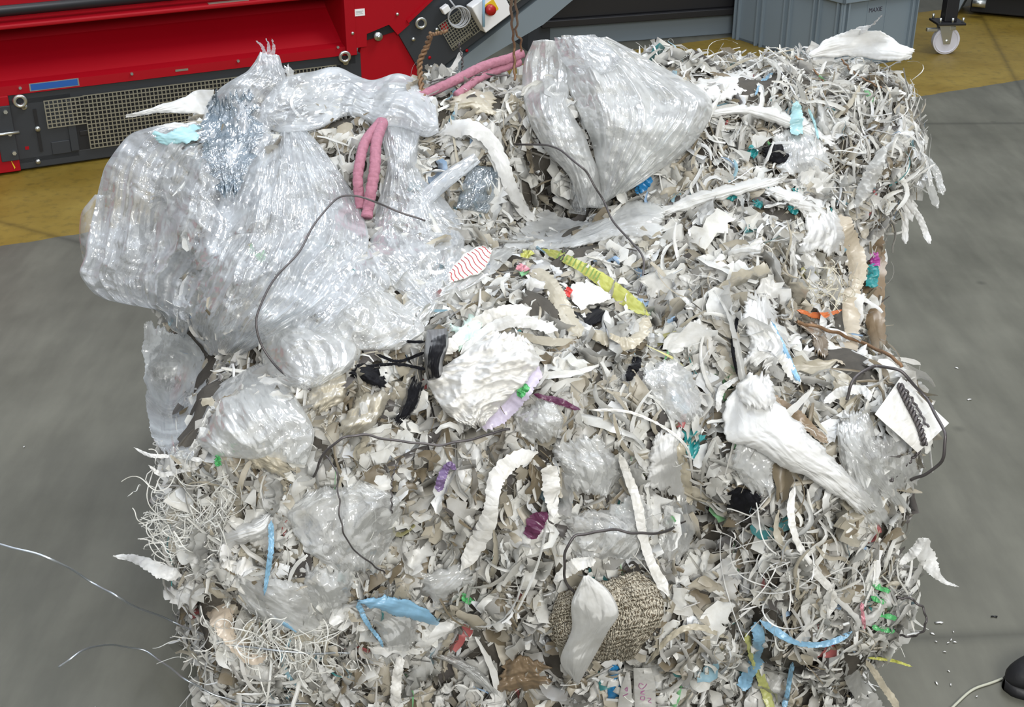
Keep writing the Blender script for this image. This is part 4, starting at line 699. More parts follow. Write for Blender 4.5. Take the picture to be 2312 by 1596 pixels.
rope('pink_rope', 'faded pink braided rope, lower strand splitting off below the upper one', [(1030, 215), (1050, 200), (1080, 178), (1120, 160), (1175, 140)], [.05, .055, .06, .06, .05], .008)
rope('pink_rope', 'faded pink braided rope, left strand hanging between the clear film bags', [(860, 275), (825, 320), (812, 370), (808, 410), (815, 470)], [.08, .10, .105, .10, .07])
rope('pink_rope', 'faded pink braided rope, right strand hanging beside the left one', [(865, 275), (850, 320), (846, 380), (838, 430), (828, 490)], [.08, .105, .11, .105, .07], .0105)
# wires
wire('bale_wire', 'long silvery wire reaching in from the left edge over the floor', [(-30, 1224), (50, 1240), (130, 1270), (200, 1308), (270, 1352), (355, 1388), (440, 1425), (520, 1455), (620, 1468), (700, 1474), (790, 1476)], [.10, .12, .12, .12, .10, .07, .06, .05, .05, .05, .045], 'bright_wire', .0019)
wire('bale_wire', 'shorter bent silvery wire end at the lower left', [(132, 1508), (170, 1478), (225, 1458), (290, 1460), (350, 1482), (410, 1528), (480, 1565), (560, 1588), (700, 1590)], [.08, .10, .10, .10, .08, .07, .06, .05, .045], 'bright_wire', .0018)
wire('bale_wire', 'large dark wire loop arching over the clear film bags', [(960, 500), (910, 480), (850, 458), (800, 442), (760, 448), (715, 500), (680, 560), (630, 620), (590, 680), (580, 730), (595, 790), (640, 840), (700, 882)], [.10, .13, .16, .17, .17, .17, .17, .165, .16, .15, .13, .10, .06], 'wire', .0019)
wire('bale_wire', 'dark wire arching from the centre hollow down to the middle of the bale', [(1165, 328), (1215, 325), (1265, 340), (1310, 375), (1350, 430), (1385, 500), (1425, 545), (1450, 580), (1452, 630), (1438, 668)], [.06, .14, .18, .2, .19, .15, .11, .09, .07, .05], 'wire', .002)
wire('bale_wire', 'dark wire running from the orange strip down over the white card', [(1800, 728), (1860, 742), (1950, 775), (2020, 810), (2035, 830)], [.05, .07, .08, .08, .07], 'rust_wire', .003)
wire('bale_wire', 'black wire loop hanging out at the right edge round the card', [(1912, 905), (1920, 870), (1950, 838), (1985, 826), (2030, 838), (2080, 885), (2115, 940), (2135, 990), (2125, 1040), (2090, 1070), (2055, 1085)], [.06, .09, .11, .12, .13, .13, .13, .12, .10, .07, .05], 'wire', .0026)
wire('bale_wire', 'short straight black wire under the white card corner', [(2010, 1088), (2040, 1055), (2078, 1018)], .05, 'wire', .0022)
wire('bale_wire', 'small closed dark wire loop over the floor at the lower right', [(2025, 1350), (2055, 1352), (2085, 1375), (2090, 1410), (2070, 1434), (2030, 1436)], [.03, .05, .05, .05, .04, .03], 'wire', .0019)
wire('bale_wire', 'dark wire bowing across the upper front face, left of centre', [(708, 1078), (725, 1035), (760, 998), (800, 982), (870, 990), (960, 1003), (1040, 998), (1110, 978), (1150, 970)], [.05, .08, .10, .10, .09, .08, .07, .06, .045], 'wire', .002)
wire('bale_wire', 'thin dark wire hanging down over the round film bubble', [(735, 1030), (758, 1060), (765, 1120), (772, 1190), (800, 1242), (850, 1280), (868, 1295)], [.06, .08, .09, .09, .08, .07, .05], 'wire', .0013)
wire('bale_wire', 'dark wire curling above the knitted cloth', [(1300, 1345), (1278, 1310), (1274, 1265), (1290, 1218), (1330, 1203), (1390, 1197), (1450, 1205), (1500, 1200), (1545, 1178)], [.07, .09, .10, .10, .09, .08, .07, .06, .05], 'wire', .0022)
wire('bale_wire', 'short dark wire pair end in the left centre front', [(893, 1050), (885, 1090), (884, 1160)], .05, 'wire', .0011)
wire('bale_wire', 'thin rusty wire edge lying across the top of the right mound', [(1795, 128), (1830, 150), (1858, 185)], .05, 'rust_wire', .002)
wire('bale_wire', 'second thin rusty wire on the right mound', [(1900, 135), (1930, 165), (1990, 200)], .05, 'rust_wire', .0018)
wire('bale_wire', 'thin grey wire along the left side of the pink ropes', [(945, 200), (990, 180), (1040, 172), (1090, 168), (1150, 172)], [.07, .08, .08, .07, .06], 'wire', .0018)
def twisted(name, label, pts, lift, r, turns, mat, off=None, n=160):
    Pp = cr_spline(pts, n); s = np.linspace(0, 1, n); C_ = P3(Pp[:, 0], Pp[:, 1], np.interp(s, np.linspace(0, 1, len(lift)), lift)); T = np.gradient(C_, axis=0); T /= np.linalg.norm(T, axis=1)[:, None]
    u = np.cross(T, [.9, .3, .1]); u /= np.linalg.norm(u, axis=1)[:, None]; b = np.cross(T, u); mb = MB()
    for k in (0, math.pi):
        a = (s * turns * 2 * math.pi + k)[:, None]; V, Fc = tube_geo(C_ + (np.cos(a) * u + np.sin(a) * b) * r * .95, r, 7); mb.add(V, Fc)
    return tag(mesh_obj(name, mb.v, mb.f, M[mat]), label, 'wire')
twisted('twisted_wire', 'rusty twisted wire standing up in front of the red machine', [(956, 222), (950, 180), (948, 140), (962, 108), (972, 78)], [.07, .09, .10, .10, .10], .0034, 6, 'rust_wire')
wire('bale_wire', 'bent rusty wire end at the top of the upright twisted wire', [(972, 78), (985, 76), (1008, 71)], .10, 'rust_wire', .003)
twisted('twisted_wire', 'black twisted wire lying over the white card', [(2030, 868), (2050, 910), (2075, 960), (2088, 1005)], [.10, .105, .10, .095], .0028, 7, 'wire')
wire('bale_wire', 'thin black wire beside the twisted one on the white card', [(2035, 868), (2065, 910), (2095, 965)], .10, 'wire', .002)
wire('standing_wire', 'tall thin dark wire standing up at the back centre, left one', [(1162, 182), (1161, 110), (1156, 50), (1152, -40)], [.06, .08, .10, .12], 'rust_wire', .0026)
wire('standing_wire', 'tall thin dark wire standing up at the back centre, kinked right one', [(1176, 118), (1176, 90), (1164, 72), (1168, 40), (1158, -40)], [.06, .08, .10, .11, .12], 'rust_wire', .0022)
wire('standing_wire', 'short dark wire upright between the two tall wires and the machine', [(1044, 162), (1043, 130), (1036, 98)], [.06, .08, .08], 'wire', .0018)

ZS = 7; ZW = 2312 // ZS + 2; ZH = 1596 // ZS + 2; ZB = np.full((ZH, ZW), 1e9)
def splat(o):
    me = o.data; V = np.empty(len(me.vertices) * 3); me.vertices.foreach_get('co', V); V = V.reshape(-1, 3) + np.array(o.location); px, py, dep = project(V)
    i = (px / ZS).astype(int); j = (py / ZS).astype(int); k = (i >= 0) & (j >= 0) & (i < ZW) & (j < ZH); np.minimum.at(ZB, (j[k], i[k]), dep[k])
FEATURES = [o for o in COL.objects if o.type == 'MESH' and o.parent is None and o.name.split('.')[0] not in ('floor', 'plastic_bale', 'hanging_film_strip', 'dark_strip') and not o.get('kind')]
for o in FEATURES: splat(o)
Z2 = ZB.copy()
for a_ in (-1, 0, 1):
    for b_ in (-1, 0, 1): Z2 = np.minimum(Z2, np.roll(np.roll(ZB, a_, 0), b_, 1))
ZB = np.where(ZB > 1e8, Z2, ZB)
def hides(V, frac=.12):
    """pieces V (n, k, 3) that would cover a named feature"""
    px, py, dep = project(V); i = np.clip((px / ZS).astype(int), 0, ZW - 1); j = np.clip((py / ZS).astype(int), 0, ZH - 1); return ((dep < ZB[j, i] - .002) & (ZB[j, i] < 1e8)).mean(-1) > frac
# ---------------------------------------------------------------- tangle of fine threads on the left front
def hairs(name, label, m, cx, cy, rx, ry, Lr, W, colr, lift, cat='threads'):
    a = rng.normal(size=(m, 2)) * .55; px = cx + a[:, 0] * rx; py = cy + a[:, 1] * ry; p = P3(px, py, rng.uniform(lift[0], lift[1], m)); n = np.array([0, 0, CZ]) - p; n /= np.linalg.norm(n, axis=1)[:, None]
    n = n + rng.normal(0, .5, n.shape); n /= np.linalg.norm(n, axis=1)[:, None]; t = frames(p, n, .5); L = rng.uniform(*Lr, m); V = shred_geo(p - t * (L * .5)[:, None], t, n, L, np.full(m, W), rng.normal(0, 1.3, m), np.abs(rng.normal(0, 1.0, m)), np.zeros(m), 20, 2, .15, taper=.1)
    f = (grid_faces(20, 2)[None] + (np.arange(m) * 40)[:, None, None]).reshape(-1, 4); o = mesh_obj(name, V.reshape(-1, 3), f, M['shred'], col=np.tile(np.array(colr), (m * 40, 1))); tag(o, label, cat, kind='stuff')
hairs('thread_tangle', 'fluffy tangle of fine white threads bulging from the left front edge', 520, 440, 1180, 70, 75, (.05, .13), .0018, (.84, .84, .80), (0, .05))
hairs('thread_tangle', 'loose white shavings low on the left front', 320, 620, 1450, 160, 60, (.05, .13), .0019, (.84, .84, .80), (.01, .05))
hairs('thread_tangle', 'curly thin white threads on the lower right front', 32, 1740, 1300, 90, 110, (.08, .2), .0022, (.86, .86, .84), (.02, .06))
hairs('thread_tangle', 'curly pale threads beside the orange strip on the right block', 70, 1850, 670, 60, 30, (.04, .1), .0018, (.66, .62, .5), (.02, .05))
# ---------------------------------------------------------------- litter and shoe on the floor
chip = [(2120, 1407, .012), (2105, 1432, .008), (2113, 1450, .006), (2152, 1428, .004), (2147, 1446, .005), (2140, 1453, .005), (2156, 1451, .006), (2132, 1473, .005), (2142, 1517, .005), (2114, 1543, .007), (2146, 1547, .005), (2205, 1574, .005), (2188, 903, .012), (2243, 1393, .010), (2160, 832, .008), (215, 1600, .006), (55, 1010, .005)]
for i, (x, y, s_) in enumerate(chip):
    c = on_floor(x, y); r_ = np.random.default_rng(i); n_ = 9; a_ = np.linspace(0, 2 * np.pi, n_, endpoint=False); rr = s_ * .5 * r_.uniform(.6, 1.1, n_) * (1 + .6 * np.cos(a_ * 2 + i))
    V = [(c[0] + rr[k] * math.cos(a_[k]), c[1] + rr[k] * math.sin(a_[k]), .001 + .002 * r_.uniform()) for k in range(n_)] + [(c[0], c[1], .004)]
    dk = i == 13; o = mesh_obj('plastic_chip', V, [(k, (k + 1) % n_, n_) for k in range(n_)] + [tuple(range(n_))[::-1]], M['black_paint' if dk else 'label_white'])
    tag(o, 'small dark chip lying on the floor at the right' if dk else 'tiny white plastic chip lying on the bare concrete floor', 'litter', None if dk else 'white chips on the floor')
c = [on_floor(x, y) for x, y in [(2262, 1535), (2235, 1545), (2205, 1555), (2185, 1567), (2160, 1590), (2130, 1620)]]
C_ = cr_spline([(p[0], p[1], .003) for p in c], 50); V, Fc = tube_geo(C_, .0024, 8); tag(mesh_obj('string', V, Fc, M['string']), 'pale string on the floor leading to the black shoe', 'string')
LMK = [('knitted cloth', 1370, 1390), ('light blue sliver', 605, 1260), ('light blue torn film', 900, 1380), ('S-shaped white strip', 1110, 1150), ('long white ribbon', 1450, 1180), ('yellow tape', 1350, 625), ('black knot', 985, 800), ('brightest white sheet', 1080, 850),
 ('lilac strip', 1160, 900), ('round film bubble', 790, 1200), ('milky corner bag', 570, 930), ('fluffy thread tangle', 440, 1180), ('largest pale sheet', 1800, 1010), ('white card', 2055, 935), ('tan board strip', 1920, 620), ('light blue ribbon', 1820, 1445), ('green slivers', 1995, 1370), ('dark navy bag', 1680, 1135),
 ('curved white ribbon', 1830, 1240), ('holed hanging film', 1730, 740), ('orange strip', 1850, 708), ('black patch of the mound', 1755, 345), ('cyan strip', 1800, 265), ('largest clear bag', 1430, 260), ('drooping film strap', 1150, 400), ('twisted pale band', 1620, 440), ('red-striped scrap', 1060, 595),
 ('peach film strip', 530, 1440), ('handwritten slip', 1450, 1555), ('purple bent strip', 1000, 1080), ('dark purple scrap', 1210, 1185), ('yellow-green strap', 1715, 1520), ('magenta scrap', 1975, 585), ('pink ropes', 830, 380), ('curved white thread', 1500, 965), ('maroon strip', 1260, 905), ('pale triangular film', 1940, 100), ('tan stained roll', 840, 930), ('dark hole', 1140, 1475)]
USED = {}
def place_label(what, V):
    px, py, _ = project(V.reshape(-1, 3)); x, y = px.mean(), py.mean(); d = [(abs(x - a) ** 2 + abs(y - b) ** 2, n, x - a, y - b) for n, a, b in LMK]; d.sort(); _, n, dx, dy = d[0]
    w_ = ('right of' if dx > 0 else 'left of') if abs(dx) > abs(dy) else ('below' if dy > 0 else 'above'); return (what, w_, n), d[0][0]
def finish_labels():
    for (what, w_, n), lst in USED.items():
        lst.sort(key=lambda q: q[0])
        for i, (_, o) in enumerate(lst): o['label'] = what + ', ' + (['nearest', 'second nearest', 'third nearest', 'fourth nearest', 'fifth nearest', 'sixth nearest', 'seventh nearest', 'eighth nearest', 'ninth nearest', 'tenth nearest'] + ['farther'] * 40)[i] + ' ' + w_ + ' the ' + n
# ---------------------------------------------------------------- countable scraps and strips, each its own object
SCR_L = {0: 'torn off-white film scrap', 1: 'torn dull grey film scrap', 2: 'torn beige film scrap'}
vis_w = vis.astype(float) * (1 - .9 * bare) * (cpy > 100)
def scraps(name, m, Lr, Wr, nl, nw, lift, labels, group, cat, kap, within, rough, droop=.9, tlt=.22, crum=0.0, lim=290):
    p, n = sample(m, vis_w * within); n = n + rng.normal(0, tlt, n.shape); n /= np.linalg.norm(n, axis=1)[:, None]; t = frames(p, n, droop)
    L = rng.uniform(*Lr, m); W = rng.uniform(*Wr, m)
    V = shred_geo(p + n * rng.uniform(lift[0], lift[1], m)[:, None] - t * (L * .45)[:, None], t, n, L, W, rng.normal(0, kap, m), np.abs(rng.normal(0, .35, m)), rng.normal(0, .5, m), nl, nw, rough, taper=.75, crum=crum)
    V[..., 2] = np.maximum(V[..., 2], .004); f = grid_faces(nl, nw); keep = ~hides(V.reshape(m, -1, 3), .2); V = V[keep]; p = p[keep]; m = min(lim, len(p)); V = V[:m]; p = p[:m]
    px, py, _ = project(p); dd = blob(px, py, DIRT_AND_PIT_SHADE)
    for i in range(m):
        k = int(rng.choice(3, p=[.66, .18, .16]) if rng.uniform() > dd[i] else rng.choice(3, p=[.3, .3, .4]))
        c = np.array([(.80, .80, .78), (.46, .46, .44), (.50, .46, .37)][k]) * rng.uniform(.9, 1.05)
        o = mesh_obj(name, V[i].reshape(-1, 3), f, M['scrap'], col=np.tile(c, (nl * nw, 1))); tag(o, labels[k], cat, group[k]); key, dd_ = place_label(labels[k], V[i]); USED.setdefault(key, []).append((dd_, o))
scraps('film_scrap', 480, (.06, .16), (.022, .07), 16, 8, (.006, .030), SCR_L, {0: 'off-white torn film scraps on the bale', 1: 'grey torn film scraps on the bale', 2: 'beige torn film scraps on the bale'}, 'film scrap', 1.3, 1 - .5 * sw - .5 * film_cover, .55, crum=.006)
STR_L = {0: 'long off-white plastic strip', 1: 'long grey plastic strip', 2: 'long beige plastic strip'}
scraps('plastic_strip', 420, (.09, .24), (.006, .015), 26, 4, (.010, .034), STR_L, {0: 'long off-white strips on the bale', 1: 'long grey strips on the bale', 2: 'long beige strips on the bale'}, 'plastic strip', 2.0, .5 + sw - .5 * film_cover, .22, 1.4)
def make_shreds(name, m, Lr, Wr, lift, label, cat, nl=7, nw=3, within=None, kap=1.6, rough=.5, curl=.6, droop=.7, taper=.5, tl=.35):
    p, n = sample(m, within); n = n + rng.normal(0, tl, n.shape); n /= np.linalg.norm(n, axis=1)[:, None]; t = frames(p, n, droop)
    L = rng.uniform(*Lr, m) * rng.choice([.7, 1, 1.3], m); W = rng.uniform(*Wr, m)
    V = shred_geo(p + n * rng.uniform(lift[0], lift[1], m)[:, None] - t * (L * .4)[:, None], t, n, L, W, rng.normal(0, kap, m), np.abs(rng.normal(0, .4, m)), rng.normal(0, curl, m), nl, nw, rough, taper=taper)
    V[..., 2] = np.maximum(V[..., 2], .003)
    keep = ~hides(V.reshape(m, -1, 3)); V = V[keep]; p = p[keep]; m = len(p)
    px, py, _ = project(p); c = colours(px, py, m)
    if nl == 10: sat = (c.max(1) - c.min(1)) > .3 * c.max(1) + .02; c[sat & (c[:, 1] > c[:, 0])] = (.66, .65, .62); c[(c[:, 0] > 2 * c[:, 1])] = (.5, .46, .38)
    f1 = grid_faces(nl, nw); Fc = (f1[None] + (np.arange(m) * nl * nw)[:, None, None]).reshape(-1, 4)
    o = mesh_obj(name, V.reshape(-1, 3), Fc, M['shred'], col=np.repeat(c, nl * nw, 0)); tag(o, label, cat, kind='stuff'); return o
make_shreds('shredded_film_flakes', 13000, (.026, .075), (.011, .033), (-.004, .022), 'mass of small torn off-white and beige plastic flakes covering the whole bale', 'shreds', within=.25 + (1 - sw), curl=.9, tl=.32)
make_shreds('medium_film_pieces', 2600, (.045, .11), (.018, .045), (.0, .020), 'mass of larger torn off-white film pieces lying flat between the small flakes', 'shreds', nl=10, nw=4, within=.5 + (1 - sw), kap=1.0, curl=.5, tl=.22, rough=.6, taper=.75)
make_shreds('shredded_film_strips', 9000, (.04, .13), (.003, .010), (0, .028), 'mass of narrow whitish plastic strips tangled all over the bale', 'shreds', nl=9, within=.35 + 2.2 * sw, rough=.25, curl=.6, droop=1.1, kap=2.2)
make_shreds('loose_threads', 2600, (.05, .16), (.0009, .0022), (.004, .034), 'fine pale threads and shavings tangled between the strips on the bale', 'threads', nl=14, nw=2, within=.3 + sw, rough=.1, curl=0, kap=4.0, taper=.2)
make_shreds('fine_dirt_crumbs', 5000, (.006, .018), (.004, .010), (-.002, .012), 'small dirty crumbs of plastic caught between the shreds', 'crumbs', nl=3, nw=3, curl=1.2)

finish_labels()
# shoe toe at the lower right corner
def shoe():
    c = on_floor(2256, 1538); e = bpy.data.objects.new('shoe', None); COL.objects.link(e); e.location = (c[0] + .149, c[1] - .01, 0); e.rotation_euler = (0, 0, math.radians(184))
    tag(e, 'rounded toe of a black shoe at the lower right corner', 'shoe')
    def body(z0s, inflate, top):
        n = 40; m = 14; V = []; 
        for i in range(n):
            t = i / (n - 1); x = -.15 + .30 * t; hw = (.038 + .012 * math.sin(math.pi * min(1, t * 1.1))) * math.sqrt(max(1e-4, 1 - max(0, (t - .72) / .28) ** 2.2)) * math.sqrt(max(1e-4, 1 - max(0, (.12 - t) / .12) ** 2)); hw += inflate
            h = top(t)
            for j in range(m):
                a = math.pi * j / (m - 1); V.append((x, hw * math.cos(a), z0s + h * max(0, math.sin(a)) ** .7))
        Fc = [(i * m + j, i * m + j + 1, (i + 1) * m + j + 1, (i + 1) * m + j) for i in range(n - 1) for j in range(m - 1)] + [(i * m, (i + 1) * m, (i + 1) * m + m - 1, i * m + m - 1) for i in range(n - 1)]
        return V, Fc
    V, Fc = body(.022, 0, lambda t: .05 + .035 * max(0, 1 - t * 1.6) if t < .7 else .05 * math.sqrt(max(.02, 1 - ((t - .7) / .3) ** 2))); mesh_obj('upper', V, Fc, M['rubber'], e)
    V, Fc = body(.0, .004, lambda t: .024); mesh_obj('sole', V, Fc, M['rubber'], e)
shoe()
# ---------------------------------------------------------------- red machine
A0 = math.radians(26.7); MO = Vector((-1.94, 4.73, 0)); Md = np.array([math.cos(A0), math.sin(A0), 0]); Mn = np.array([math.sin(A0), -math.cos(A0), 0])
def MP(px, py, v=0.0):
    r = rays(px, py); o_ = np.array(MO) + Mn * v; t = ((o_ - np.array([0, 0, CZ])) @ Mn) / (r @ Mn); p = np.array([0, 0, CZ]) + t * r; return float((p - np.array(MO)) @ Md), float(p[2])
mach = bpy.data.objects.new('red_machine', None); COL.objects.link(mach); mach.location = MO; mach.rotation_euler = (0, 0, A0)
tag(mach, 'red and anthracite conveyor machine standing behind the bale on the yellow floor', 'machine')
# local axes: x along, y away from camera, z up
def bx(*a, b=.004): return MB().box(*a, b=b)
MB().box(-2.2, 1.64, .02, 1.2, .0, .035, .004).build('base_plate', M['dark_void'], mach)
b = MB(); b.box(.07, 1.45, 0, .05, .255, .300, .004).box(.07, 1.45, 0, .05, .008, .055, .004).box(.07, .30, 0, .05, .03, .28, .003).box(1.38, 1.47, 0, .05, .0, .30, .003).box(.07, 1.47, .05, .9, .0, .298, 0)
b.build('lower_frame', M['frame_paint'], mach)
MB().box(.30, 1.38, -.003, .01, .055, .255).build('opening_shade_panel', M['dark_void'], mach)  # solid near-black panel, painted shade of the frame opening
MB().box(.27, .30, -.008, .03, .055, .255, .002).box(.20, .27, -.004, .03, .05, .1, .002).build('frame_cheek', M['frame_paint'], mach)
MB().box(.155, .167, -.0045, .01, .07, .235).build('slot_shade_strip', M['dark_void'], mach)  # near-black strip painting the shade inside the slot
MB().box(.31, .43, -.006, .0, .11, .13, .002).build('inner_roller', M['black_paint'], mach)
def guard(name, pts_rects, pitch=.0155, bar=.0042, y=-.014, parent=mach, rot=None):
    mb = MB()
    for (x0, x1, z0, z1) in pts_rects:
        nx = max(1, round((x1 - x0) / pitch)); nz_ = max(1, round((z1 - z0) / pitch))
        for i in range(nx + 1):
            x = x0 + (x1 - x0) * i / nx; mb.box(x - bar / 2, x + bar / 2, y, y + .0015, z0 - bar / 2, z1 + bar / 2)
        for j in range(nz_ + 1):
            z = z0 + (z1 - z0) * j / nz_; mb.box(x0 - bar / 2, x1 + bar / 2, y - .0002, y + .0013, z - bar / 2, z + bar / 2)
    return mb
guard('g', [(.198, .342, .159, .263), (.342, 1.355, .058, .265)]).build('perforated_guard', M['guard'], mach)
# red trough: front flange, sloped lip, panel set deep, top rail widened over it for shade
b = MB(); b.prism([(-.30, 1.405), (0, 0)][:0] or [(-2.2, .30), (1.40, .30), (1.40, .335), (-2.2, .335)], -.012, .04)
V = [(-2.2, -.012, .335), (1.40, -.012, .335), (1.40, .03, .345), (-2.2, .03, .345), (-2.2, .20, .455), (1.40, .20, .455), (1.40, .26, .54), (-2.2, .26, .54)]
b.add(V, [(0, 1, 2, 3), (3, 2, 5, 4), (4, 5, 6, 7)])
b.box(-2.2, 1.40, .26, .9, .30, .535).box(-2.2, 1.40, .03, .26, .298, .335)
b.build('trough_panel', M['red_paint'], mach)
MB().box(-2.2, 1.40, -.015, .27, .540, .556, .005).build('top_rail_shade_cover', M['red_paint'], mach)  # rail extended backwards as a cover to shade the trough
MB().box(-2.2, 1.40, .085, .30, .545, .70, 0).build('upper_panel', M['red_paint'], mach)
mb = MB(); mb.cyl((-2.2, .03, .598), (1.395, .03, .598), .020, 20); mb.build('black_roller', M['black_paint'], mach, True)
MB().box(.86, 1.02, .0, .02, .556, .559).build('rail_decal', M['guard'], mach)
for x in (.70, .76): MB().cyl((x, .06, .62), (x, .06, .66), .008).build('rail_bolt', M['zinc'], mach, True)
MB().box(.16, .33, -.0135, -.011, .3085, .332).build('blue_label', M['label_blue'], mach)
MB().box(.155, .335, -.0128, -.0115, .3055, .335).build('label_border', M['zinc'], mach)
MB().box(.70, .75, -.0135, -.011, .315, .323).build('small_label', M['guard'], mach)
for px, py in [(297, 166), (537, 137), (762, 106), (45, 198)]:
    u_, z_ = MP(px, py, .012); MB().cyl((u_, -.012, z_), (u_, -.020, z_), .006, hexa=True).build('flange_bolt', M['zinc'], mach)
# left foot bracket
MB().box(-2.2, .075, -.016, .3, .01, .30, .003).build('left_cover', M['red_paint'], mach)
MB().box(.012, .075, -.024, -.014, .055, .265, .002).build('bearing_bracket', M['frame_paint'], mach)
for px, py in [(12, 252), (22, 302), (32, 345)]:
    u_, z_ = MP(px, py, .025); MB().cyl((u_, -.024, z_), (u_, -.034, z_), .008, hexa=True).build('bracket_bolt', M['zinc'], mach)
mb = MB(); mb.cyl((-.02, -.035, .165), (.09, -.035, .165), .006, 12); mb.cyl((.0, -.035, .165), (.014, -.035, .165), .012, hexa=True); mb.cyl((-.03, -.035, .165), (-.022, -.035, .165), .014, 16); mb.build('tension_screw', M['zinc'], mach, True)
for px, py, r_ in [(85, 291, .010), (86, 365, .009)]:
    u_, z_ = MP(px, py, .01); MB().cyl((u_, 0, z_), (u_, -.014, z_), r_, 18).build('frame_bolt', M['zinc'], mach, True)
u_, z_ = MP(61, 334, .0); MB().box(u_ - .007, u_ + .007, -.0015, 0, z_ - .006, z_ + .006).build('red_mark', M['red_paint'], mach)
u_, z_ = MP(30, 372, .02); MB().prism([(u_ - .008, z_ + .028), (u_ + .002, z_ - .018), (u_ + .006, z_ - .012)], -.018, -.0165).build('warning_arrow', M['yellow_plastic'], mach)
def eyebolt(px, py, ang=0.0, par=mach):
    u_, z_ = MP(px, py, .03); mb = MB(); mb.torus((u_, -.032, z_), (0.12, 1, .1), .0195, .0068); mb.cyl((u_ + .004, -.03, z_ - .018), (u_ + .012, -.004, z_ - .03), .008, 12); mb.cyl((u_ + .012, -.006, z_ - .028), (u_ + .013, -.001, z_ - .03), .013, 16)
    mb.build('eye_bolt', M['zinc'], par, True)
eyebolt(45, 228); eyebolt(778, 128); eyebolt(950, 52)
# right end plate with its step cut-outs
def mpoly(pts, v): return [MP(x, y, v) for x, y in pts]
MB().box(1.40, 1.445, -.03, .9, .30, .75, .003).build('end_rib', M['red_paint'], mach)
pl = mpoly([(790, 106), (826, 102), (826, 79), (876, 55), (900, 78), (924, 54), (905, 20), (880, -60), (760, -60)], .02)
pl = mpoly([(787, -80), (793, 109), (827, 104), (827, 76), (877, 55), (897, 78), (924, 54), (872, -10), (900, -80)], .02)
MB().prism(pl, -.026, -.018).build('end_plate', M['red_paint'], mach)
MB().prism(mpoly([(826, 90), (826, 76), (880, 50), (905, 66), (860, 80)], .004), -.010, -.006).build('recess_shade_plate', M['dark_void'], mach)  # near-black plate painting the shade behind the cut-out
MB().prism(mpoly([(817, 100), (880, 40), (924, 90), (962, 150), (975, 185), (940, 215), (800, 215), (800, 180)], .0), .002, .03).build('lower_plate', M['red_paint'], mach)
mb = MB(); u_, z_ = MP(853, 82, .02); mb.cyl((u_, -.01, z_), (u_, -.03, z_), .0175, 28); mb.cyl((u_, -.03, z_), (u_, -.036, z_), .009, hexa=True); mb.build('shaft_end', M['zinc'], mach, True)
u0, z0 = MP(812, 28, .027); MB().box(u0 - .022, u0 + .022, -.0285, -.026, z0 - .014, z0 + .014).build('rating_label', M['label_white'], mach)
MB().box(u0 - .017, u0 + .015, -.0290, -.0284, z0 + .004, z0 + .006).box(u0 - .017, u0 + .010, -.0290, -.0284, z0 - .001, z0 + .001).box(u0 - .017, u0 + .013, -.0290, -.0284, z0 - .006, z0 - .004).build('label_lines', M['cable'], mach)
for px, py in [(796, 75), (897, 32)]:
    u_, z_ = MP(px, py, .03); MB().cyl((u_, -.026, z_), (u_, -.034, z_), .006, 14).build('plate_bolt', M['zinc'], mach, True)
# inclined discharge conveyor
inc = bpy.data.objects.new('inclined_conveyor', None); COL.objects.link(inc); inc.location = MO; inc.rotation_euler = (0, 0, A0)
tag(inc, 'inclined anthracite conveyor rising to the right from the red machine end plate', 'conveyor')
MB().prism(mpoly([(893, 66), (925, 45), (1010, -30), (1200, -110), (1330, -110), (1195, 0), (965, 175), (950, 165)], .01), -.014, .25).build('side_frame', M['frame_paint'], inc)
MB().prism(mpoly([(918, 48), (1005, -30), (1005, -110), (870, -110), (870, 0)], .02), -.022, .1).build('chute_panel', M['red_paint'], inc)
MB().prism(mpoly([(922, 52), (1010, -32), (1006, -38), (918, 46)], .03), -.034, -.02).build('chute_edge', M['red_paint'], inc)
MB().prism(mpoly([(1195, 0), (1350, -120), (1420, -120), (1215, 50), (1010, 170), (965, 178)], -.05), .0, .06).build('underside_panel', M['steel_blue'], inc)
# guard panels in the incline's own direction
a_in = math.atan2(MP(1190, 0)[1] - MP(965, 170)[1], MP(1190, 0)[0] - MP(965, 170)[0])
def inc_guard(px, py, w_, h_, steps):
    u_, z_ = MP(px, py, .02); mb = MB(); rects = [(0, w_, 0, h_)] if not steps else steps
    g = guard('x', rects, .0125, .0036, 0); R_ = Matrix.Translation((u_, -.024, z_)) @ Matrix.Rotation(-a_in, 4, 'Y'); return MB().add([tuple(R_ @ Vector(p)) for p in g.v], g.f)
inc_guard(1022, 114, .36, .06, [(0, .62, 0, .018), (0, .11, 0, .13), (.11, .30, .018, .12), (.30, .62, .018, .12)]).build('perforated_guard', M['guard'], inc)
ux, zx = MP(1100, 20, .04)
def ibox(px, py, w_, h_, y0, y1, b=.004):
    u_, z_ = MP(px, py, .04); R_ = Matrix.Translation((u_, 0, z_)) @ Matrix.Rotation(-a_in, 4, 'Y'); return MB().box(-w_ / 2, w_ / 2, y0, y1, -h_ / 2, h_ / 2, b, R_)
ibox(1102, 18, .15, .13, -.085, -.026).build('switch_box', M['label_white'], inc)
ibox(1098, 12, .052, .052, -.088, -.084, .001).build('yellow_plate', M['yellow_plastic'], inc)
mb = MB(); u_, z_ = MP(1106, 22, .10); mb.cyl((u_, -.085, z_), (u_, -.10, z_), .015, 24); mb.cyl((u_, -.10, z_), (u_, -.118, z_), .024, 28, r1=.021); mb.build('stop_button', M['red_knob'], inc, True)
mb = MB(); mb.tube([(*(lambda q: (q[0], -.10, q[1]))(MP(x, y, .10)),) for x, y in [(1093, -30), (1092, 10), (1092, 60)]], .006); mb.build('hanging_strap', M['blue_strap'], inc, True)
mb = MB(); cu, cz = MP(1030, 38, .05)
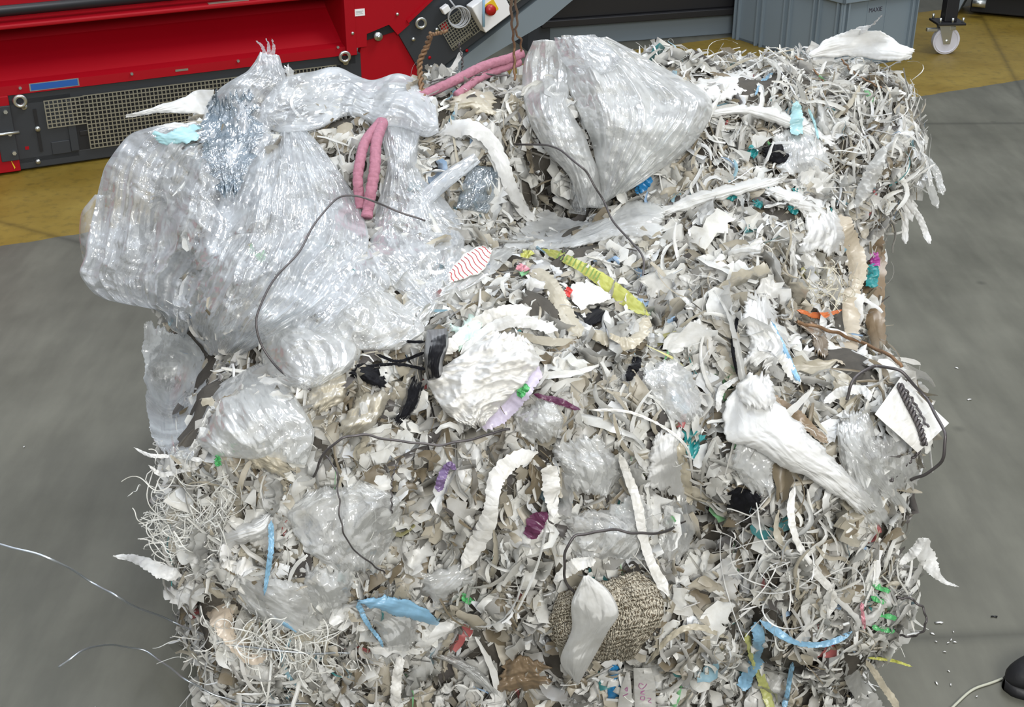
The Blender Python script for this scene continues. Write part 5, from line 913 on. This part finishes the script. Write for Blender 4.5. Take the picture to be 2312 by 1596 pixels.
for k in range(5): mb.torus((cu + .002 * k, -.04 - .006 * k, cz + .003 * (k % 2)), (.1 * (k - 2), 1, .08 * (k - 2)), .036 + .0025 * k, .0032, 30, 8)
mb.tube([(cu - .03, -.05, cz + .03), (cu - .015, -.07, cz + .05), (cu - .03, -.05, cz + .075)], .004); mb.build('cable_coil', M['cable'], inc, True)
ibox(1004, 20, .035, .03, -.06, -.03).build('cable_plug', M['label_white'], inc)
for px, py in [(932, 88), (980, 148), (985, 66)]:
    u_, z_ = MP(px, py, .014); MB().cyl((u_, -.014, z_), (u_, -.024, z_), .008, 14).build('frame_bolt', M['zinc'], inc, True)
for px, py in [(970, 130), (1054, 114)]:
    u_, z_ = MP(px, py, .014); MB().cyl((u_, -.014, z_), (u_, -.016, z_), .007, 14).build('red_dot', M['red_paint'], inc, True)
MB().prism(mpoly([(995, 58), (1007, 50), (1012, 64), (998, 72)], .022), -.023, -.018).build('red_patch', M['red_paint'], inc)
# ---------------------------------------------------------------- black machine behind, crate, trolley
q0 = on_floor(1225, 110); q1 = on_floor(1650, 78); ba = math.atan2(q1[1] - q0[1], q1[0] - q0[0])
cab = bpy.data.objects.new('black_cabinet', None); COL.objects.link(cab); cab.location = (q0[0], q0[1], 0); cab.rotation_euler = (0, 0, ba); tag(cab, 'large black machine cabinet on a grey-blue plinth behind the bale', 'machine cabinet')
MB().box(0.02, 1.9, .02, .9, 0, .115, .004).build('plinth', M['steel_blue'], cab)
MB().box(-.02, 1.95, -.02, .95, .150, 1.1, .006).build('housing', M['black_paint'], cab)
MB().box(-.02, 1.95, -.05, .95, .115, .150, .004).build('bottom_flange', M['black_paint'], cab)
MB().box(-.09, .03, -.03, .9, .0, .16, .003).box(-.10, .035, -.035, .9, .16, .17, .002).build('foot_bracket', M['frame_paint'], cab)
# euro crate
cc = on_floor(1888, 163); a1 = on_floor(1652, 86); ea = math.atan2(a1[1] - cc[1], a1[0] - cc[0])     # long side direction, away to the left
cr8 = bpy.data.objects.new('storage_crate', None); COL.objects.link(cr8); cr8.location = (cc[0], cc[1], 0); cr8.rotation_euler = (0, 0, ea - math.pi / 2)
tag(cr8, 'grey ribbed plastic storage crate standing on the yellow floor at the back', 'crate')
# local: +y along long side, +x along short side to the right
CL, CW, CH = .80, .50, .42
mb = MB(); t_ = .006
mb.box(0.01, CW - .01, 0.01, CL - .01, .0, .012).box(.01, .01 + t_, .01, CL - .01, 0, CH).box(CW - .01 - t_, CW - .01, .01, CL - .01, 0, CH).box(.01, CW - .01, .01, .01 + t_, 0, CH).box(.01, CW - .01, CL - .01 - t_, CL - .01, 0, CH)
mb.build('crate_shell', M['crate'], cr8)
for y in (.0, .03, .155, .19, .36, .40, .56, .60, .745, .775): MB().box(-.006, .012, y, y + .010, .0, .33, .001).build('crate_rib', M['crate'], cr8)
for x in (.0, .030, .165, .285, CW - .05, CW - .014): MB().box(x, x + .006 if x not in (0., .03) else x + .010, -.006 if x in (0., .03, CW - .05, CW - .014) else .007, .012, .0, .33, .001).build('crate_rib', M['crate'], cr8)
mb = MB(); mb.box(-.012, CW + .006, -.012, .004, .325, CH, .003).box(-.012, .004, -.012, CL + .006, .325, CH, .003).box(CW - .008, CW + .008, -.012, CL + .006, .325, CH, .003).box(-.012, CW + .008, CL - .008, CL + .008, .325, CH, .003); mb.build('crate_rim', M['crate'], cr8)
fc_ = bpy.data.curves.new('marker_writing', 'FONT'); fc_.body = 'MAXIE'; fc_.size = .030; fc_.extrude = .0002; tmp_ = bpy.data.objects.new('tmp', fc_); COL.objects.link(tmp_); dg_ = bpy.context.evaluated_depsgraph_get(); fm_ = bpy.data.meshes.new_from_object(tmp_.evaluated_get(dg_)); bpy.data.objects.remove(tmp_); fo_ = bpy.data.objects.new('marker_writing', fm_); COL.objects.link(fo_); fo_.parent = cr8; fo_.rotation_euler = (math.pi / 2, 0, 0); fo_.location = (.175, .0090, .262); fm_.materials.clear(); fm_.materials.append(M['ink'])
# caster trolley leg
wc = on_floor(2130, 121); tr_ = bpy.data.objects.new('trolley', None); COL.objects.link(tr_); tr_.location = (wc[0], wc[1], 0); tr_.rotation_euler = (0, 0, math.radians(4)); tag(tr_, 'black trolley leg on a white swivel caster, at the upper right', 'trolley')
R_w = .068
mb = MB(); mb.cyl((0, -.016, R_w), (0, .016, R_w), R_w, 48); mb.cyl((0, -.019, R_w), (0, -.016, R_w), .022, 24); cw_ = mb.build('caster_wheel', M['nylon'], tr_, True)
md = cw_.modifiers.new('bevel', 'BEVEL'); md.width = .004; md.segments = 3; md.limit_method = 'ANGLE'
MB().torus((0, -.0165, R_w), (0, 1, 0), R_w - .010, .003, 48, 8).build('wheel_rim', M['nylon'], tr_, True)
mb = MB()
mb.prism([(-.018, R_w - .014), (.016, R_w - .014), (.022, R_w + .078), (-.050, R_w + .078)], -.026, -.022); mb.prism([(-.018, R_w - .014), (.016, R_w - .014), (.022, R_w + .078), (-.050, R_w + .078)], .022, .026); mb.box(-.055, .03, -.027, .027, R_w + .075, R_w + .082, .002)
mb.build('caster_fork', M['zinc'], tr_)
MB().cyl((0, -.034, R_w), (0, .034, R_w), .008, hexa=True).build('axle_bolt', M['zinc'], tr_)
MB().box(.004, .034, -.028, -.02, R_w + .055, R_w + .074, .002).build('brake_tab', M['zinc'], tr_); mb = MB(); mb.box(-.105, -.05, -.012, .012, R_w + .045, R_w + .062, .003); mb.build('brake_pedal', M['zinc'], tr_)
MB().box(-.075, .068, -.065, .065, R_w + .086, R_w + .098, .003).build('mounting_plate', M['black_paint'], tr_)
for x, y in [(-.06, -.05), (.055, -.05), (-.06, .05), (.055, .05), (0, -.055)]: MB().cyl((x, y, R_w + .098), (x, y, R_w + .122), .006, 10).build('plate_bolt', M['zinc'], tr_, True)
MB().box(-.032, .032, -.032, .032, R_w + .098, .95, .004).build('trolley_leg', M['black_paint'], tr_)
# dark machine at the top right corner
q = on_floor(2312, 70); rm = bpy.data.objects.new('grey_machine', None); COL.objects.link(rm); rm.location = (2.52, 7.42, 0); rm.rotation_euler = (0, 0, math.radians(-26)); tag(rm, 'low grey machine with a dark underside at the upper right corner', 'machine')
MB().box(0, 1.6, 0, 1.0, .13, .5, .01).build('machine_housing', M['steel_blue'], rm); MB().box(.04, 1.6, .06, 1.0, .015, .13, .006).build('underframe', M['dark_void'], rm)
MB().cyl((.06, -.03, .085), (.13, -.03, .085), .022, 20).build('foot_roller', M['zinc'], rm, True); MB().cyl((.45, -.03, .06), (.52, -.03, .06), .022, 20).build('foot_roller', M['zinc'], rm, True)
MB().box(-.05, -.02, .0, .25, 0.0, .4, .004, Matrix.Rotation(.35, 4, 'Y')).build('support_strut', M['steel_blue'], rm)
# back wall of the hall, far beyond the frame's top edge
wb = MB().box(-14, 14, 18, 18.2, 0, 7.5).build('wall_back', simple('pale_hall_wall', (.42, .43, .42), .8), origin=False); tag(wb, kind='structure')
